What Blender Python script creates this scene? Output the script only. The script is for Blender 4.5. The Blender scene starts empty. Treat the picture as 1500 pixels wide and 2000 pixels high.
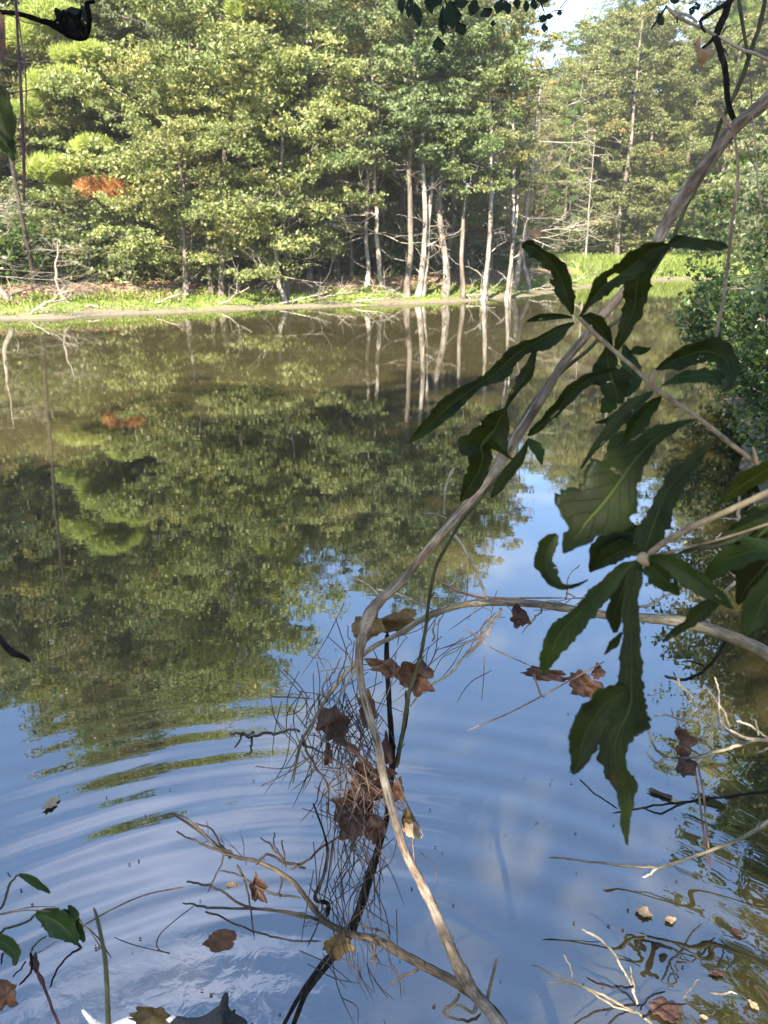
import bpy, math, random
import numpy as np
from mathutils import Vector, Matrix

# ------------------------------------------------------------------ camera, sky, sun, exposure
scene = bpy.context.scene
COL = scene.collection
FPX, PITCH, H = 1550.0, math.radians(18.6), 1.7
cd = bpy.data.cameras.new("camera")
cam = bpy.data.objects.new("camera", cd)
COL.objects.link(cam)
cam.location = (0, 0, H)
cam.rotation_euler = (math.radians(90) - PITCH, 0, 0)
cd.sensor_fit = 'VERTICAL'
cd.sensor_height = 36.0
cd.lens = 36.0 * FPX / 2000.0
cd.clip_start, cd.clip_end = 0.05, 3000
cd.dof.use_dof = True
cd.dof.focus_distance = 1.75
cd.dof.aperture_fstop = 11.0
scene.camera = cam

SUN_EL, SUN_AZ = math.radians(39), math.radians(200)   # azimuth clockwise from +Y: behind the camera, slightly left
sdir = Vector((math.sin(SUN_AZ) * math.cos(SUN_EL), math.cos(SUN_AZ) * math.cos(SUN_EL), math.sin(SUN_EL)))
ld = bpy.data.lights.new("sun", 'SUN')
ld.energy = 5.0
ld.angle = math.radians(0.55)
ld.color = (1.0, 0.93, 0.80)
sun = bpy.data.objects.new("sun", ld)
sun.rotation_euler = (-sdir).to_track_quat('-Z', 'Y').to_euler()
COL.objects.link(sun)

world = bpy.data.worlds.new("World")
scene.world = world
world.use_nodes = True
wn, wl = world.node_tree.nodes, world.node_tree.links
wn.clear()
wout = wn.new('ShaderNodeOutputWorld')
wbg = wn.new('ShaderNodeBackground')
sky = wn.new('ShaderNodeTexSky')
sky.sky_type = 'NISHITA'
sky.sun_disc = False
sky.sun_elevation = SUN_EL
sky.sun_rotation = SUN_AZ
sky.air_density, sky.dust_density, sky.ozone_density = 1.0, 0.35, 3.2
tc = wn.new('ShaderNodeTexCoord')
mp = wn.new('ShaderNodeMapping'); mp.inputs['Scale'].default_value = (1.0, 1.0, 3.2)
nz = wn.new('ShaderNodeTexNoise'); nz.inputs['Scale'].default_value = 1.6; nz.inputs['Detail'].default_value = 7; nz.inputs['Roughness'].default_value = 0.55
cr = wn.new('ShaderNodeValToRGB'); cr.color_ramp.elements[0].position = 0.55; cr.color_ramp.elements[1].position = 0.85
cr.color_ramp.elements[0].color = (0, 0, 0, 1); cr.color_ramp.elements[1].color = (0.5, 0.5, 0.5, 1)
mixc = wn.new('ShaderNodeMixRGB'); mixc.inputs['Color2'].default_value = (6.6, 6.8, 8.2, 1)
wl.new(tc.outputs['Generated'], mp.inputs['Vector']); wl.new(mp.outputs[0], nz.inputs['Vector'])
wl.new(nz.outputs['Fac'], cr.inputs[0]); wl.new(cr.outputs[0], mixc.inputs['Fac'])
wl.new(sky.outputs[0], mixc.inputs['Color1']); wl.new(mixc.outputs[0], wbg.inputs['Color'])
wbg.inputs['Strength'].default_value = 0.115
wl.new(wbg.outputs[0], wout.inputs[0])
scene.view_settings.view_transform = 'Standard'
scene.view_settings.look = 'None'
scene.view_settings.exposure = 2.42
scene.view_settings.gamma = 1.0
scene.view_settings.use_curve_mapping = False
scene.cycles.max_bounces = 6
scene.cycles.diffuse_bounces = 2
scene.cycles.glossy_bounces = 3
scene.cycles.transmission_bounces = 4
scene.cycles.transparent_max_bounces = 8
scene.cycles.use_denoising = True
scene.cycles.caustics_reflective = False
scene.cycles.caustics_refractive = False

# ------------------------------------------------------------------ helpers
rnd = random.Random(7)
SP, CP = math.sin(PITCH), math.cos(PITCH)

def P(px, py, d):
    """world point that stands at depth d (m along the view axis) in the direction of photo pixel px, py"""
    x, y = (px - 750) / FPX * d, (py - 1000) / FPX * d
    return Vector((x, d * CP - y * SP, H - d * SP - y * CP))

def G(px, py, z=0.0):
    y = (py - 1000) / FPX
    return P(px, py, (H - z) / (SP + CP * y))

def at_px(px, Y):
    return (px - 750) / FPX * (Y * CP + 1.2 * SP)

def catmull(pts, n):
    p = np.asarray(pts, float)
    if len(p) < 3:
        t = np.linspace(0, 1, n * (len(p) - 1) + 1)[:, None]
        return p[0] * (1 - t) + p[-1] * t
    q = np.vstack([2 * p[0] - p[1], p, 2 * p[-1] - p[-2]])
    out = []
    for i in range(1, len(q) - 2):
        t = np.linspace(0, 1, n, endpoint=False)[:, None]
        a, b, c, d = q[i - 1], q[i], q[i + 1], q[i + 2]
        out.append(0.5 * ((2 * b) + (-a + c) * t + (2 * a - 5 * b + 4 * c - d) * t ** 2 + (-a + 3 * b - 3 * c + d) * t ** 3))
    out.append(p[-1:])
    return np.vstack(out)

class MB:
    def __init__(s):
        s.v, s.f, s.a, s.n = [], [], [], 0
        s.uv = []
    def add(s, V, F, a=0.5, uv=None):
        V = np.asarray(V, float).reshape(-1, 3); F = np.asarray(F, int).reshape(-1, 4)
        s.v.append(V); s.f.append(F + s.n)
        s.a.append(np.full(len(F), a) if np.isscalar(a) else np.asarray(a, float))
        s.uv.append(np.zeros((len(V), 2)) if uv is None else uv)
        s.n += len(V)
    def quads(s, Q, a):
        n = len(Q)
        s.add(Q.reshape(-1, 3), np.arange(4 * n).reshape(n, 4), a)
    def tube(s, pts, rad, seg=6, a=0.5, rough=0.0, seed=0):
        p = np.asarray(pts, float); n = len(p)
        r = np.full(n, rad) if np.isscalar(rad) else np.asarray(rad, float)
        t = np.gradient(p, axis=0); t /= (np.linalg.norm(t, axis=1)[:, None] + 1e-12)
        up = np.array([0, 0, 1.0]) if abs(t[0][2]) < 0.9 else np.array([1.0, 0, 0])
        u = np.cross(t[0], up); u /= np.linalg.norm(u)
        U = np.empty_like(p)
        for i in range(n):
            u = u - t[i] * np.dot(u, t[i]); u /= (np.linalg.norm(u) + 1e-12); U[i] = u
        W = np.cross(t, U)
        th = np.arange(seg) * 2 * math.pi / seg
        R = np.repeat(r[:, None], seg, 1)
        if rough:
            g = np.random.RandomState(seed)
            k = g.normal(0, rough, (n, seg)); k = (k + np.roll(k, 1, 0) + np.roll(k, 1, 1)) / 1.8
            R = R * (1 + k)
        V = p[:, None, :] + R[:, :, None] * (np.cos(th)[None, :, None] * U[:, None, :] + np.sin(th)[None, :, None] * W[:, None, :])
        i = np.arange(n - 1)[:, None] * seg; j = np.arange(seg)[None, :]; j2 = (j + 1) % seg
        F = np.stack([i + j, i + j2, i + seg + j2, i + seg + j], -1).reshape(-1, 4)
        L = np.concatenate([[0], np.cumsum(np.linalg.norm(np.diff(p, axis=0), axis=1))])
        uv = np.stack([np.tile(1 - np.abs(2 * np.arange(seg) / seg - 1), (n, 1)), np.repeat(L[:, None], seg, 1)], -1).reshape(-1, 2)
        s.add(V, F, a, uv)
    def mesh(s, name, mat, smooth=True):
        V = np.vstack(s.v).astype(np.float32); F = np.vstack(s.f).astype(np.int32)
        me = bpy.data.meshes.new(name)
        me.vertices.add(len(V)); me.vertices.foreach_set('co', V.ravel())
        me.loops.add(F.size); me.loops.foreach_set('vertex_index', F.ravel())
        me.polygons.add(len(F))
        me.polygons.foreach_set('loop_start', np.arange(0, F.size, 4, dtype=np.int32))
        me.polygons.foreach_set('loop_total', np.full(len(F), 4, np.int32))
        me.polygons.foreach_set('use_smooth', np.full(len(F), smooth))
        at = me.attributes.new('tone', 'FLOAT', 'FACE'); at.data.foreach_set('value', np.concatenate(s.a).astype(np.float32))
        U = np.vstack(s.uv).astype(np.float32)
        if np.any(U):
            b = me.attributes.new('lu', 'FLOAT', 'POINT'); b.data.foreach_set('value', U[:, 0].copy())
            c = me.attributes.new('lv', 'FLOAT', 'POINT'); c.data.foreach_set('value', U[:, 1].copy())
        me.materials.append(mat)
        me.update(calc_edges=True)
        return me
    def build(s, name, mat, parent=None, smooth=True):
        return link(name, s.mesh(name, mat, smooth), parent)

def link(name, data, parent=None):
    o = bpy.data.objects.new(name, data); COL.objects.link(o)
    if parent is not None: o.parent = parent
    return o

def tag(o, label=None, cat=None, group=None, kind=None):
    for k, v in (('label', label), ('category', cat), ('group', group), ('kind', kind)):
        if v: o[k] = v
    return o

def empty(name, loc=(0, 0, 0), label=None, cat=None, group=None):
    o = bpy.data.objects.new(name, None); COL.objects.link(o); o.location = loc
    return tag(o, label, cat, group)

# ------------------------------------------------------------------ materials
def mat_new(name):
    m = bpy.data.materials.new(name); m.use_nodes = True
    nt = m.node_tree; nt.nodes.clear()
    return m, nt.nodes, nt.links, nt.nodes.new('ShaderNodeOutputMaterial')

def ramp(n, stops):
    r = n.new('ShaderNodeValToRGB'); e = r.color_ramp.elements
    while len(e) < len(stops): e.new(0.5)
    for k, (p, c) in enumerate(stops):
        e[k].position = p; e[k].color = (*c, 1)
    return r

def math_node(n, l, op, a, b=None):
    m = n.new('ShaderNodeMath'); m.operation = op
    for i, v in enumerate((a, b)):
        if v is None: continue
        if isinstance(v, (int, float)): m.inputs[i].default_value = v
        else: l.new(v, m.inputs[i])
    return m.outputs[0]

def foliage_mat(name, stops, trans=0.42, rough=0.45, tint=True, spec=0.4):
    m, n, l, out = mat_new(name)
    a = n.new('ShaderNodeAttribute'); a.attribute_name = 'tone'
    r = ramp(n, stops); l.new(a.outputs['Fac'], r.inputs[0])
    col = r.outputs[0]
    if tint:
        oi = n.new('ShaderNodeObjectInfo')
        mx = n.new('ShaderNodeMixRGB'); mx.blend_type = 'MULTIPLY'; mx.inputs[0].default_value = 1
        l.new(col, mx.inputs[1]); l.new(oi.outputs['Color'], mx.inputs[2]); col = mx.outputs[0]
    b = n.new('ShaderNodeBsdfPrincipled'); b.inputs['Roughness'].default_value = rough
    b.inputs['Specular IOR Level'].default_value = spec
    l.new(col, b.inputs['Base Color'])
    t = n.new('ShaderNodeBsdfTranslucent')
    h = n.new('ShaderNodeMixRGB'); h.blend_type = 'MULTIPLY'; h.inputs[0].default_value = 1; h.inputs[2].default_value = (1.3, 1.36, 0.8, 1)
    l.new(col, h.inputs[1]); l.new(h.outputs[0], t.inputs[0])
    mx = n.new('ShaderNodeMixShader'); mx.inputs[0].default_value = trans
    l.new(b.outputs[0], mx.inputs[1]); l.new(t.outputs[0], mx.inputs[2]); l.new(mx.outputs[0], out.inputs[0])
    return m

def bark_mat(name, c1, c2, c3, scale=(14, 14, 3), bump=0.004, rough=0.85, streak=0.5, spec=0.2, along=False):
    m, n, l, out = mat_new(name)
    t = n.new('ShaderNodeTexCoord'); mp = n.new('ShaderNodeMapping'); mp.inputs['Scale'].default_value = scale
    if along:
        au = n.new('ShaderNodeAttribute'); au.attribute_name = 'lu'; av = n.new('ShaderNodeAttribute'); av.attribute_name = 'lv'
        cx = n.new('ShaderNodeCombineXYZ'); l.new(au.outputs['Fac'], cx.inputs[0]); l.new(av.outputs['Fac'], cx.inputs[2]); l.new(cx.outputs[0], mp.inputs[0])
    else:
        l.new(t.outputs['Object'], mp.inputs[0])
    a = n.new('ShaderNodeTexNoise'); a.inputs['Scale'].default_value = 1.0; a.inputs['Detail'].default_value = 8; a.inputs['Roughness'].default_value = 0.65
    l.new(mp.outputs[0], a.inputs['Vector'])
    b2 = n.new('ShaderNodeTexNoise'); b2.inputs['Scale'].default_value = 0.23; b2.inputs['Detail'].default_value = 4
    l.new(mp.outputs[0], b2.inputs['Vector'])
    r = ramp(n, [(0.32, c1), (0.5, c2), (0.68, c3)]); l.new(a.outputs['Fac'], r.inputs[0])
    r2 = ramp(n, [(0.42, (0.45, 0.42, 0.4)), (0.6, (1, 1, 1))]); l.new(b2.outputs['Fac'], r2.inputs[0])
    mx = n.new('ShaderNodeMixRGB'); mx.blend_type = 'MULTIPLY'; mx.inputs[0].default_value = streak
    l.new(r.outputs[0], mx.inputs[1]); l.new(r2.outputs[0], mx.inputs[2])
    b = n.new('ShaderNodeBsdfPrincipled'); b.inputs['Roughness'].default_value = rough; b.inputs['Specular IOR Level'].default_value = spec
    l.new(mx.outputs[0], b.inputs['Base Color'])
    bp = n.new('ShaderNodeBump'); bp.inputs['Distance'].default_value = bump; l.new(a.outputs['Fac'], bp.inputs['Height'])
    l.new(bp.outputs[0], b.inputs['Normal']); l.new(b.outputs[0], out.inputs[0])
    return m

M = {}
M['leaf_green'] = foliage_mat('foliage_green', [(0.0, (0.08, 0.11, 0.05)), (0.5, (0.165, 0.185, 0.092)), (0.85, (0.24, 0.245, 0.125)), (1.0, (0.27, 0.23, 0.10))])
M['leaf_autumn'] = foliage_mat('foliage_autumn', [(0.0, (0.10, 0.13, 0.06)), (0.5, (0.18, 0.205, 0.095)), (0.8, (0.25, 0.24, 0.11)), (0.95, (0.32, 0.20, 0.09)), (1.0, (0.30, 0.12, 0.06))])
M['needles'] = foliage_mat('pine_foliage', [(0.0, (0.06, 0.10, 0.03)), (0.5, (0.14, 0.20, 0.05)), (1.0, (0.27, 0.32, 0.09))], trans=0.25, rough=0.4)
M['dead_needles'] = foliage_mat('dead_pine_foliage', [(0.0, (0.28, 0.11, 0.03)), (1.0, (0.50, 0.24, 0.08))], trans=0.2, tint=False)
M['shrub_leaf'] = foliage_mat('shrub_foliage', [(0.0, (0.03, 0.055, 0.015)), (0.55, (0.07, 0.11, 0.028)), (0.9, (0.13, 0.15, 0.04)), (1.0, (0.16, 0.08, 0.04))], rough=0.35)
M['grass'] = foliage_mat('bank_grass', [(0.0, (0.10, 0.15, 0.02)), (0.6, (0.19, 0.25, 0.04)), (1.0, (0.28, 0.26, 0.08))], tint=False)
M['litter'] = foliage_mat('dry_litter', [(0.0, (0.10, 0.06, 0.035)), (0.5, (0.20, 0.125, 0.075)), (1.0, (0.34, 0.24, 0.16))], trans=0.1, tint=False)
M['white_bark'] = bark_mat('pale_bark', (0.10, 0.08, 0.06), (0.32, 0.28, 0.23), (0.56, 0.52, 0.46), (7, 7, 2.6), 0.012, streak=1.0)
M['grey_bark'] = bark_mat('grey_bark', (0.07, 0.055, 0.04), (0.17, 0.14, 0.11), (0.30, 0.26, 0.21), (6, 6, 1.5), 0.015)
M['dark_twig'] = bark_mat('dark_twig_bark', (0.015, 0.012, 0.009), (0.04, 0.03, 0.022), (0.08, 0.06, 0.045), (10, 10, 10), 0.002)
M['twig'] = bark_mat('dry_twig_bark', (0.18, 0.15, 0.11), (0.34, 0.29, 0.23), (0.48, 0.43, 0.36), (20, 20, 20), 0.002)

# ------------------------------------------------------------------ terrain and pond outline
far_px = [(0, 625), (200, 616), (380, 611), (450, 606), (700, 598), (900, 590), (1050, 577), (1140, 564), (1200, 556), (1290, 548), (1400, 545)]
far_sh = [tuple(G(*q)[:2]) for q in far_px]
pond = [(-60, 12), (-45, 17.5), (-25, 19.6)] + far_sh + [(19.5, 40), (14.5, 31), (9.5, 21), (6.0, 13.5), (3.75, 8.6), (2.5, 5.2), (1.95, 3.3), (1.55, 2.1), (1.15, 1.35), (0.5, 0.98), (-0.6, 0.80), (-1.5, 0.95), (-4, 1.6), (-12, 3.2), (-30, 5), (-60, 6)]
pond = catmull(pond + [pond[0]], 4)[:, :2]

def sdist(X, Y):
    """signed distance to the pond edge, positive on land"""
    X = np.asarray(X, float); Y = np.asarray(Y, float)
    best = np.full(X.shape, 1e9); inside = np.zeros(X.shape, bool)
    n = len(pond)
    for i in range(n):
        ax, ay = pond[i]; bx, by = pond[(i + 1) % n]
        dx, dy = bx - ax, by - ay; L = dx * dx + dy * dy + 1e-12
        t = np.clip(((X - ax) * dx + (Y - ay) * dy) / L, 0, 1)
        best = np.minimum(best, np.hypot(X - ax - t * dx, Y - ay - t * dy))
        if ay != by:
            c = ((ay > Y) != (by > Y)) & (X < dx * (Y - ay) / (by - ay) + ax)
            inside ^= c
    return np.where(inside, -best, best)

def wob(X, Y, s, k=0.0):
    return (np.sin(X * s + 1.3 + k) * np.cos(Y * s * 1.17 + 0.4 + k) + 0.5 * np.sin(X * s * 2.3 + Y * s * 1.9 + k) + 0.3 * np.sin(Y * s * 4.1 - X * s * 3.3 + 2 * k)) / 1.8

def height(X, Y):
    d = sdist(X, Y) + 0.18 * wob(X, Y, 1.7)
    land = 0.62 * np.clip(d / 3.0, 0, 1) ** 1.15 + 0.02 * np.clip(d - 3, 0, 60) + 0.06 * wob(X, Y, 0.9, 2) * np.clip(d / 2, 0, 1)
    water = -np.minimum(0.95, 0.03 + 0.24 * (-d))
    return np.where(d > 0, land + 0.0, np.where(d < -0.02, water, 0.0))

def gz(x, y):
    return float(height(np.array([x]), np.array([y]))[0])

def sheet(name, us, vs, zfun, mat):
    X, Y = np.meshgrid(us, vs); Z = zfun(X, Y)
    nx, ny = len(us), len(vs)
    V = np.stack([X, Y, Z], -1).reshape(-1, 3)
    i = np.arange(ny - 1)[:, None] * nx + np.arange(nx - 1)[None, :]
    F = np.stack([i, i + 1, i + nx + 1, i + nx], -1).reshape(-1, 4)
    mb = MB(); mb.add(V, F)
    return mb.build(name, mat), X, Y

def sinh_axis(a, b, c, n, k):
    lo, hi = math.asinh((a - c) / k), math.asinh((b - c) / k)
    return c + k * np.sinh(np.linspace(lo, hi, n))

def pattr(o, name, val):
    a = o.data.attributes.new(name, 'FLOAT', 'POINT'); a.data.foreach_set('value', np.asarray(val, np.float32).ravel())

# ground material: mud at the edge, green strip, red-brown litter under the trees
m, n, l, out = mat_new('ground_soil')
ad = n.new('ShaderNodeAttribute'); ad.attribute_name = 'shore'
am = n.new('ShaderNodeAttribute'); am.attribute_name = 'meadow'
t = n.new('ShaderNodeTexCoord')
n1 = n.new('ShaderNodeTexNoise'); n1.inputs['Scale'].default_value = 1.3; n1.inputs['Detail'].default_value = 6; l.new(t.outputs['Object'], n1.inputs['Vector'])
n2 = n.new('ShaderNodeTexNoise'); n2.inputs['Scale'].default_value = 14; n2.inputs['Detail'].default_value = 8; n2.inputs['Roughness'].default_value = 0.7; l.new(t.outputs['Object'], n2.inputs['Vector'])
mud = ramp(n, [(0.3, (0.09, 0.07, 0.045)), (0.5, (0.16, 0.13, 0.09)), (0.7, (0.23, 0.19, 0.13))]); l.new(n2.outputs['Fac'], mud.inputs[0])
grs = ramp(n, [(0.3, (0.09, 0.12, 0.025)), (0.55, (0.17, 0.21, 0.04)), (0.75, (0.25, 0.2, 0.09))]); l.new(n2.outputs['Fac'], grs.inputs[0])
lit = ramp(n, [(0.3, (0.09, 0.06, 0.04)), (0.55, (0.22, 0.15, 0.095)), (0.75, (0.33, 0.24, 0.17))]); l.new(n2.outputs['Fac'], lit.inputs[0])
dn = math_node(n, l, 'ADD', ad.outputs['Fac'], math_node(n, l, 'MULTIPLY', math_node(n, l, 'SUBTRACT', n1.outputs['Fac'], 0.5), 2.6))
def sstep(x, lo, hi):
    mr = n.new('ShaderNodeMapRange'); mr.interpolation_type = 'SMOOTHSTEP'
    mr.inputs['From Min'].default_value = lo; mr.inputs['From Max'].default_value = hi; l.new(x, mr.inputs['Value'])
    return mr.outputs[0]
f1 = sstep(dn, 0.3, 1.1)
f2 = sstep(math_node(n, l, 'SUBTRACT', dn, math_node(n, l, 'MULTIPLY', am.outputs['Fac'], 30)), 1.35, 2.0)
mA = n.new('ShaderNodeMixRGB'); l.new(f1, mA.inputs[0]); l.new(mud.outputs[0], mA.inputs[1]); l.new(grs.outputs[0], mA.inputs[2])
mB_ = n.new('ShaderNodeMixRGB'); l.new(f2, mB_.inputs[0]); l.new(mA.outputs[0], mB_.inputs[1]); l.new(lit.outputs[0], mB_.inputs[2])
b = n.new('ShaderNodeBsdfPrincipled'); b.inputs['Roughness'].default_value = 0.9; b.inputs['Specular IOR Level'].default_value = 0.2
l.new(mB_.outputs[0], b.inputs['Base Color'])
bp = n.new('ShaderNodeBump'); bp.inputs['Distance'].default_value = 0.03; l.new(n2.outputs['Fac'], bp.inputs['Height']); l.new(bp.outputs[0], b.inputs['Normal'])
l.new(b.outputs[0], out.inputs[0])
M['ground'] = m

xs = sinh_axis(-400, 400, 0, 300, 14); ys = sinh_axis(-300, 500, 6, 300, 14)
ground, GX, GY = sheet('ground', xs, ys, height, M['ground'])
tag(ground, kind='structure')
pattr(ground, 'shore', np.clip(sdist(GX, GY), -5, 80))
def meadow(X, Y):
    return ((X > 9.5) & (Y > 34) & (Y < 60)).astype(float)
pattr(ground, 'meadow', meadow(GX, GY))

# water
m, n, l, out = mat_new('pond_water')
geo = n.new('ShaderNodeNewGeometry')
dp = n.new('ShaderNodeAttribute'); dp.attribute_name = 'depth'
sx = n.new('ShaderNodeSeparateXYZ'); l.new(geo.outputs['Position'], sx.inputs[0])
def rings(cx, cy, lam, amp, r0, r1, fall, warp):
    dx = math_node(n, l, 'SUBTRACT', sx.outputs[0], cx); dy = math_node(n, l, 'SUBTRACT', sx.outputs[1], cy)
    r = math_node(n, l, 'SQRT', math_node(n, l, 'ADD', math_node(n, l, 'MULTIPLY', dx, dx), math_node(n, l, 'MULTIPLY', dy, dy)))
    rw = math_node(n, l, 'ADD', r, warp)
    s = math_node(n, l, 'SINE', math_node(n, l, 'MULTIPLY', rw, 2 * math.pi / lam))
    e1 = n.new('ShaderNodeMapRange'); e1.interpolation_type = 'SMOOTHSTEP'
    e1.inputs['From Min'].default_value = r1 + fall; e1.inputs['From Max'].default_value = r1; l.new(r, e1.inputs['Value'])
    e2 = n.new('ShaderNodeMapRange'); e2.interpolation_type = 'SMOOTHSTEP'
    e2.inputs['From Min'].default_value = max(0, r0 - 0.3); e2.inputs['From Max'].default_value = r0; l.new(r, e2.inputs['Value'])
    return math_node(n, l, 'MULTIPLY', math_node(n, l, 'MULTIPLY', s, amp), math_node(n, l, 'MULTIPLY', e1.outputs[0], e2.outputs[0]))
w1 = n.new('ShaderNodeTexNoise'); w1.inputs['Scale'].default_value = 1.1; w1.inputs['Detail'].default_value = 3; l.new(geo.outputs['Position'], w1.inputs['Vector'])
warp = math_node(n, l, 'MULTIPLY', w1.outputs['Fac'], 0.10)
hsum = rings(-0.22, 0.62, 0.135, 0.00062, 0.9, 1.5, 1.0, warp)
hsum = math_node(n, l, 'ADD', hsum, rings(-0.05, 0.60, 0.22, 0.0006, 0.8, 1.5, 0.9, warp))
hsum = math_node(n, l, 'ADD', hsum, rings(1.55, 1.6, 0.10, 0.0002, 0.2, 0.5, 0.7, warp))
# fine chop round the wading animal
w2 = n.new('ShaderNodeTexNoise'); w2.inputs['Scale'].default_value = 17; w2.inputs['Detail'].default_value = 3; w2.inputs['Distortion'].default_value = 0.6; l.new(geo.outputs['Position'], w2.inputs['Vector'])
dx = math_node(n, l, 'SUBTRACT', sx.outputs[0], -0.35); dy = math_node(n, l, 'MULTIPLY', math_node(n, l, 'SUBTRACT', sx.outputs[1], 1.15), 1.5)
rr = math_node(n, l, 'SQRT', math_node(n, l, 'ADD', math_node(n, l, 'MULTIPLY', dx, dx), math_node(n, l, 'MULTIPLY', dy, dy)))
mr = n.new('ShaderNodeMapRange'); mr.interpolation_type = 'SMOOTHSTEP'; mr.inputs['From Min'].default_value = 0.85; mr.inputs['From Max'].default_value = 0.25; l.new(rr, mr.inputs['Value'])
hsum = math_node(n, l, 'ADD', hsum, math_node(n, l, 'MULTIPLY', math_node(n, l, 'MULTIPLY', w2.outputs['Fac'], 0.0035), mr.outputs[0]))
# slow swell and breeze texture further out
mpw = n.new('ShaderNodeMapping'); mpw.inputs['Scale'].default_value = (0.9, 2.2, 1); l.new(geo.outputs['Position'], mpw.inputs[0])
w3 = n.new('ShaderNodeTexNoise'); w3.inputs['Scale'].default_value = 3.0; w3.inputs['Detail'].default_value = 4; l.new(mpw.outputs[0], w3.inputs['Vector'])
hsum = math_node(n, l, 'ADD', hsum, math_node(n, l, 'MULTIPLY', w3.outputs['Fac'], 0.00035))
bp = n.new('ShaderNodeBump'); bp.inputs['Distance'].default_value = 1.0; l.new(hsum, bp.inputs['Height'])
fr = n.new('ShaderNodeFresnel'); fr.inputs['IOR'].default_value = 2.9; l.new(bp.outputs[0], fr.inputs['Normal'])
gl = n.new('ShaderNodeBsdfGlossy'); l.new(bp.outputs[0], gl.inputs['Normal'])
mrr = n.new('ShaderNodeMapRange'); mrr.inputs['From Min'].default_value = 5; mrr.inputs['From Max'].default_value = 20
mrr.inputs['To Min'].default_value = 0.004; mrr.inputs['To Max'].default_value = 0.022; l.new(sx.outputs[1], mrr.inputs['Value']); l.new(mrr.outputs[0], gl.inputs['Roughness'])
gl.inputs['Color'].default_value = (0.97, 0.98, 1.0, 1)
df = n.new('ShaderNodeBsdfDiffuse')
wc = n.new('ShaderNodeTexNoise'); wc.inputs['Scale'].default_value = 0.35; wc.inputs['Detail'].default_value = 4; l.new(geo.outputs['Position'], wc.inputs['Vector'])
wr = ramp(n, [(0.35, (0.034, 0.027, 0.010)), (0.65, (0.050, 0.041, 0.016))]); l.new(wc.outputs['Fac'], wr.inputs[0]); l.new(wr.outputs[0], df.inputs['Color'])
tr = n.new('ShaderNodeBsdfTransparent'); tr.inputs[0].default_value = (0.86, 0.84, 0.62, 1)
tf = math_node(n, l, 'SUBTRACT', 1.0, math_node(n, l, 'EXPONENT', math_node(n, l, 'MULTIPLY', dp.outputs['Fac'], -11.0)))
und = n.new('ShaderNodeMixShader'); l.new(tf, und.inputs[0]); l.new(tr.outputs[0], und.inputs[1]); l.new(df.outputs[0], und.inputs[2])
mx = n.new('ShaderNodeMixShader'); l.new(fr.outputs[0], mx.inputs[0]); l.new(und.outputs[0], mx.inputs[1]); l.new(gl.outputs[0], mx.inputs[2])
l.new(mx.outputs[0], out.inputs[0])
M['water'] = m
water, WX, WY = sheet('pond_water', sinh_axis(-62, 32, 0, 160, 6), sinh_axis(0.3, 52, 1.5, 160, 6), lambda X, Y: X * 0, M['water'])
tag(water, kind='structure')
pattr(water, 'depth', np.clip(-height(WX, WY), 0, 2))

# ------------------------------------------------------------------ trees
def leaf_quads(C, nrm, size, g, asp=0.62):
    """one bent rhombus per leaf at centres C"""
    n = len(C)
    a = g.normal(0, 1, (n, 3)); a -= nrm * np.sum(a * nrm, 1)[:, None]; a /= np.linalg.norm(a, axis=1)[:, None] + 1e-9
    b = np.cross(nrm, a)
    s = size[:, None]
    Q = np.empty((n, 4, 3))
    Q[:, 0] = C - a * s; Q[:, 2] = C + a * s
    Q[:, 1] = C + b * s * asp + nrm * s * 0.22 + a * s * 0.1; Q[:, 3] = C - b * s * asp + nrm * s * 0.22 + a * s * 0.1
    return Q

def scatter_clump(mb, c, rad, n, size, g, tone, up=0.75, flat=0.38):
    # leaves sit in sprays inside the clump
    ns = max(3, n // 14)
    sp = g.normal(0, 1, (ns, 3)); sp /= np.linalg.norm(sp, axis=1)[:, None] + 1e-9
    sp *= (g.uniform(0.15, 1.0, (ns, 1)) ** 0.5) * rad; sp[:, 2] *= flat
    k = g.randint(0, ns, n)
    C = np.array(c) + sp[k] + g.normal(0, 1, (n, 3)) * np.array([0.16, 0.16, 0.07]) * max(rad, 0.35)
    nr = g.normal(0, 0.75, (n, 3)); nr[:, 2] += up; nr[:, 1] -= 0.15; nr /= np.linalg.norm(nr, axis=1)[:, None]
    mb.quads(leaf_quads(C, nr, size * g.uniform(0.6, 1.25, n), g), np.clip(tone + g.normal(0, 0.17, n), 0, 1))

def wiggle(p0, p1, n, amt, g, sag=0.0):
    t = np.linspace(0, 1, n)[:, None]
    L = np.linalg.norm(np.array(p1) - np.array(p0))
    p = np.array(p0) * (1 - t) + np.array(p1) * t
    k = g.normal(0, 1, (n, 3)); k[0] = 0; k = np.cumsum(k, 0); k -= t * k[-1]
    p = p + k * amt * L / math.sqrt(n)
    p[:, 2] += -sag * L * 4 * (t[:, 0] * (1 - t[:, 0])) * -1
    return p

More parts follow.
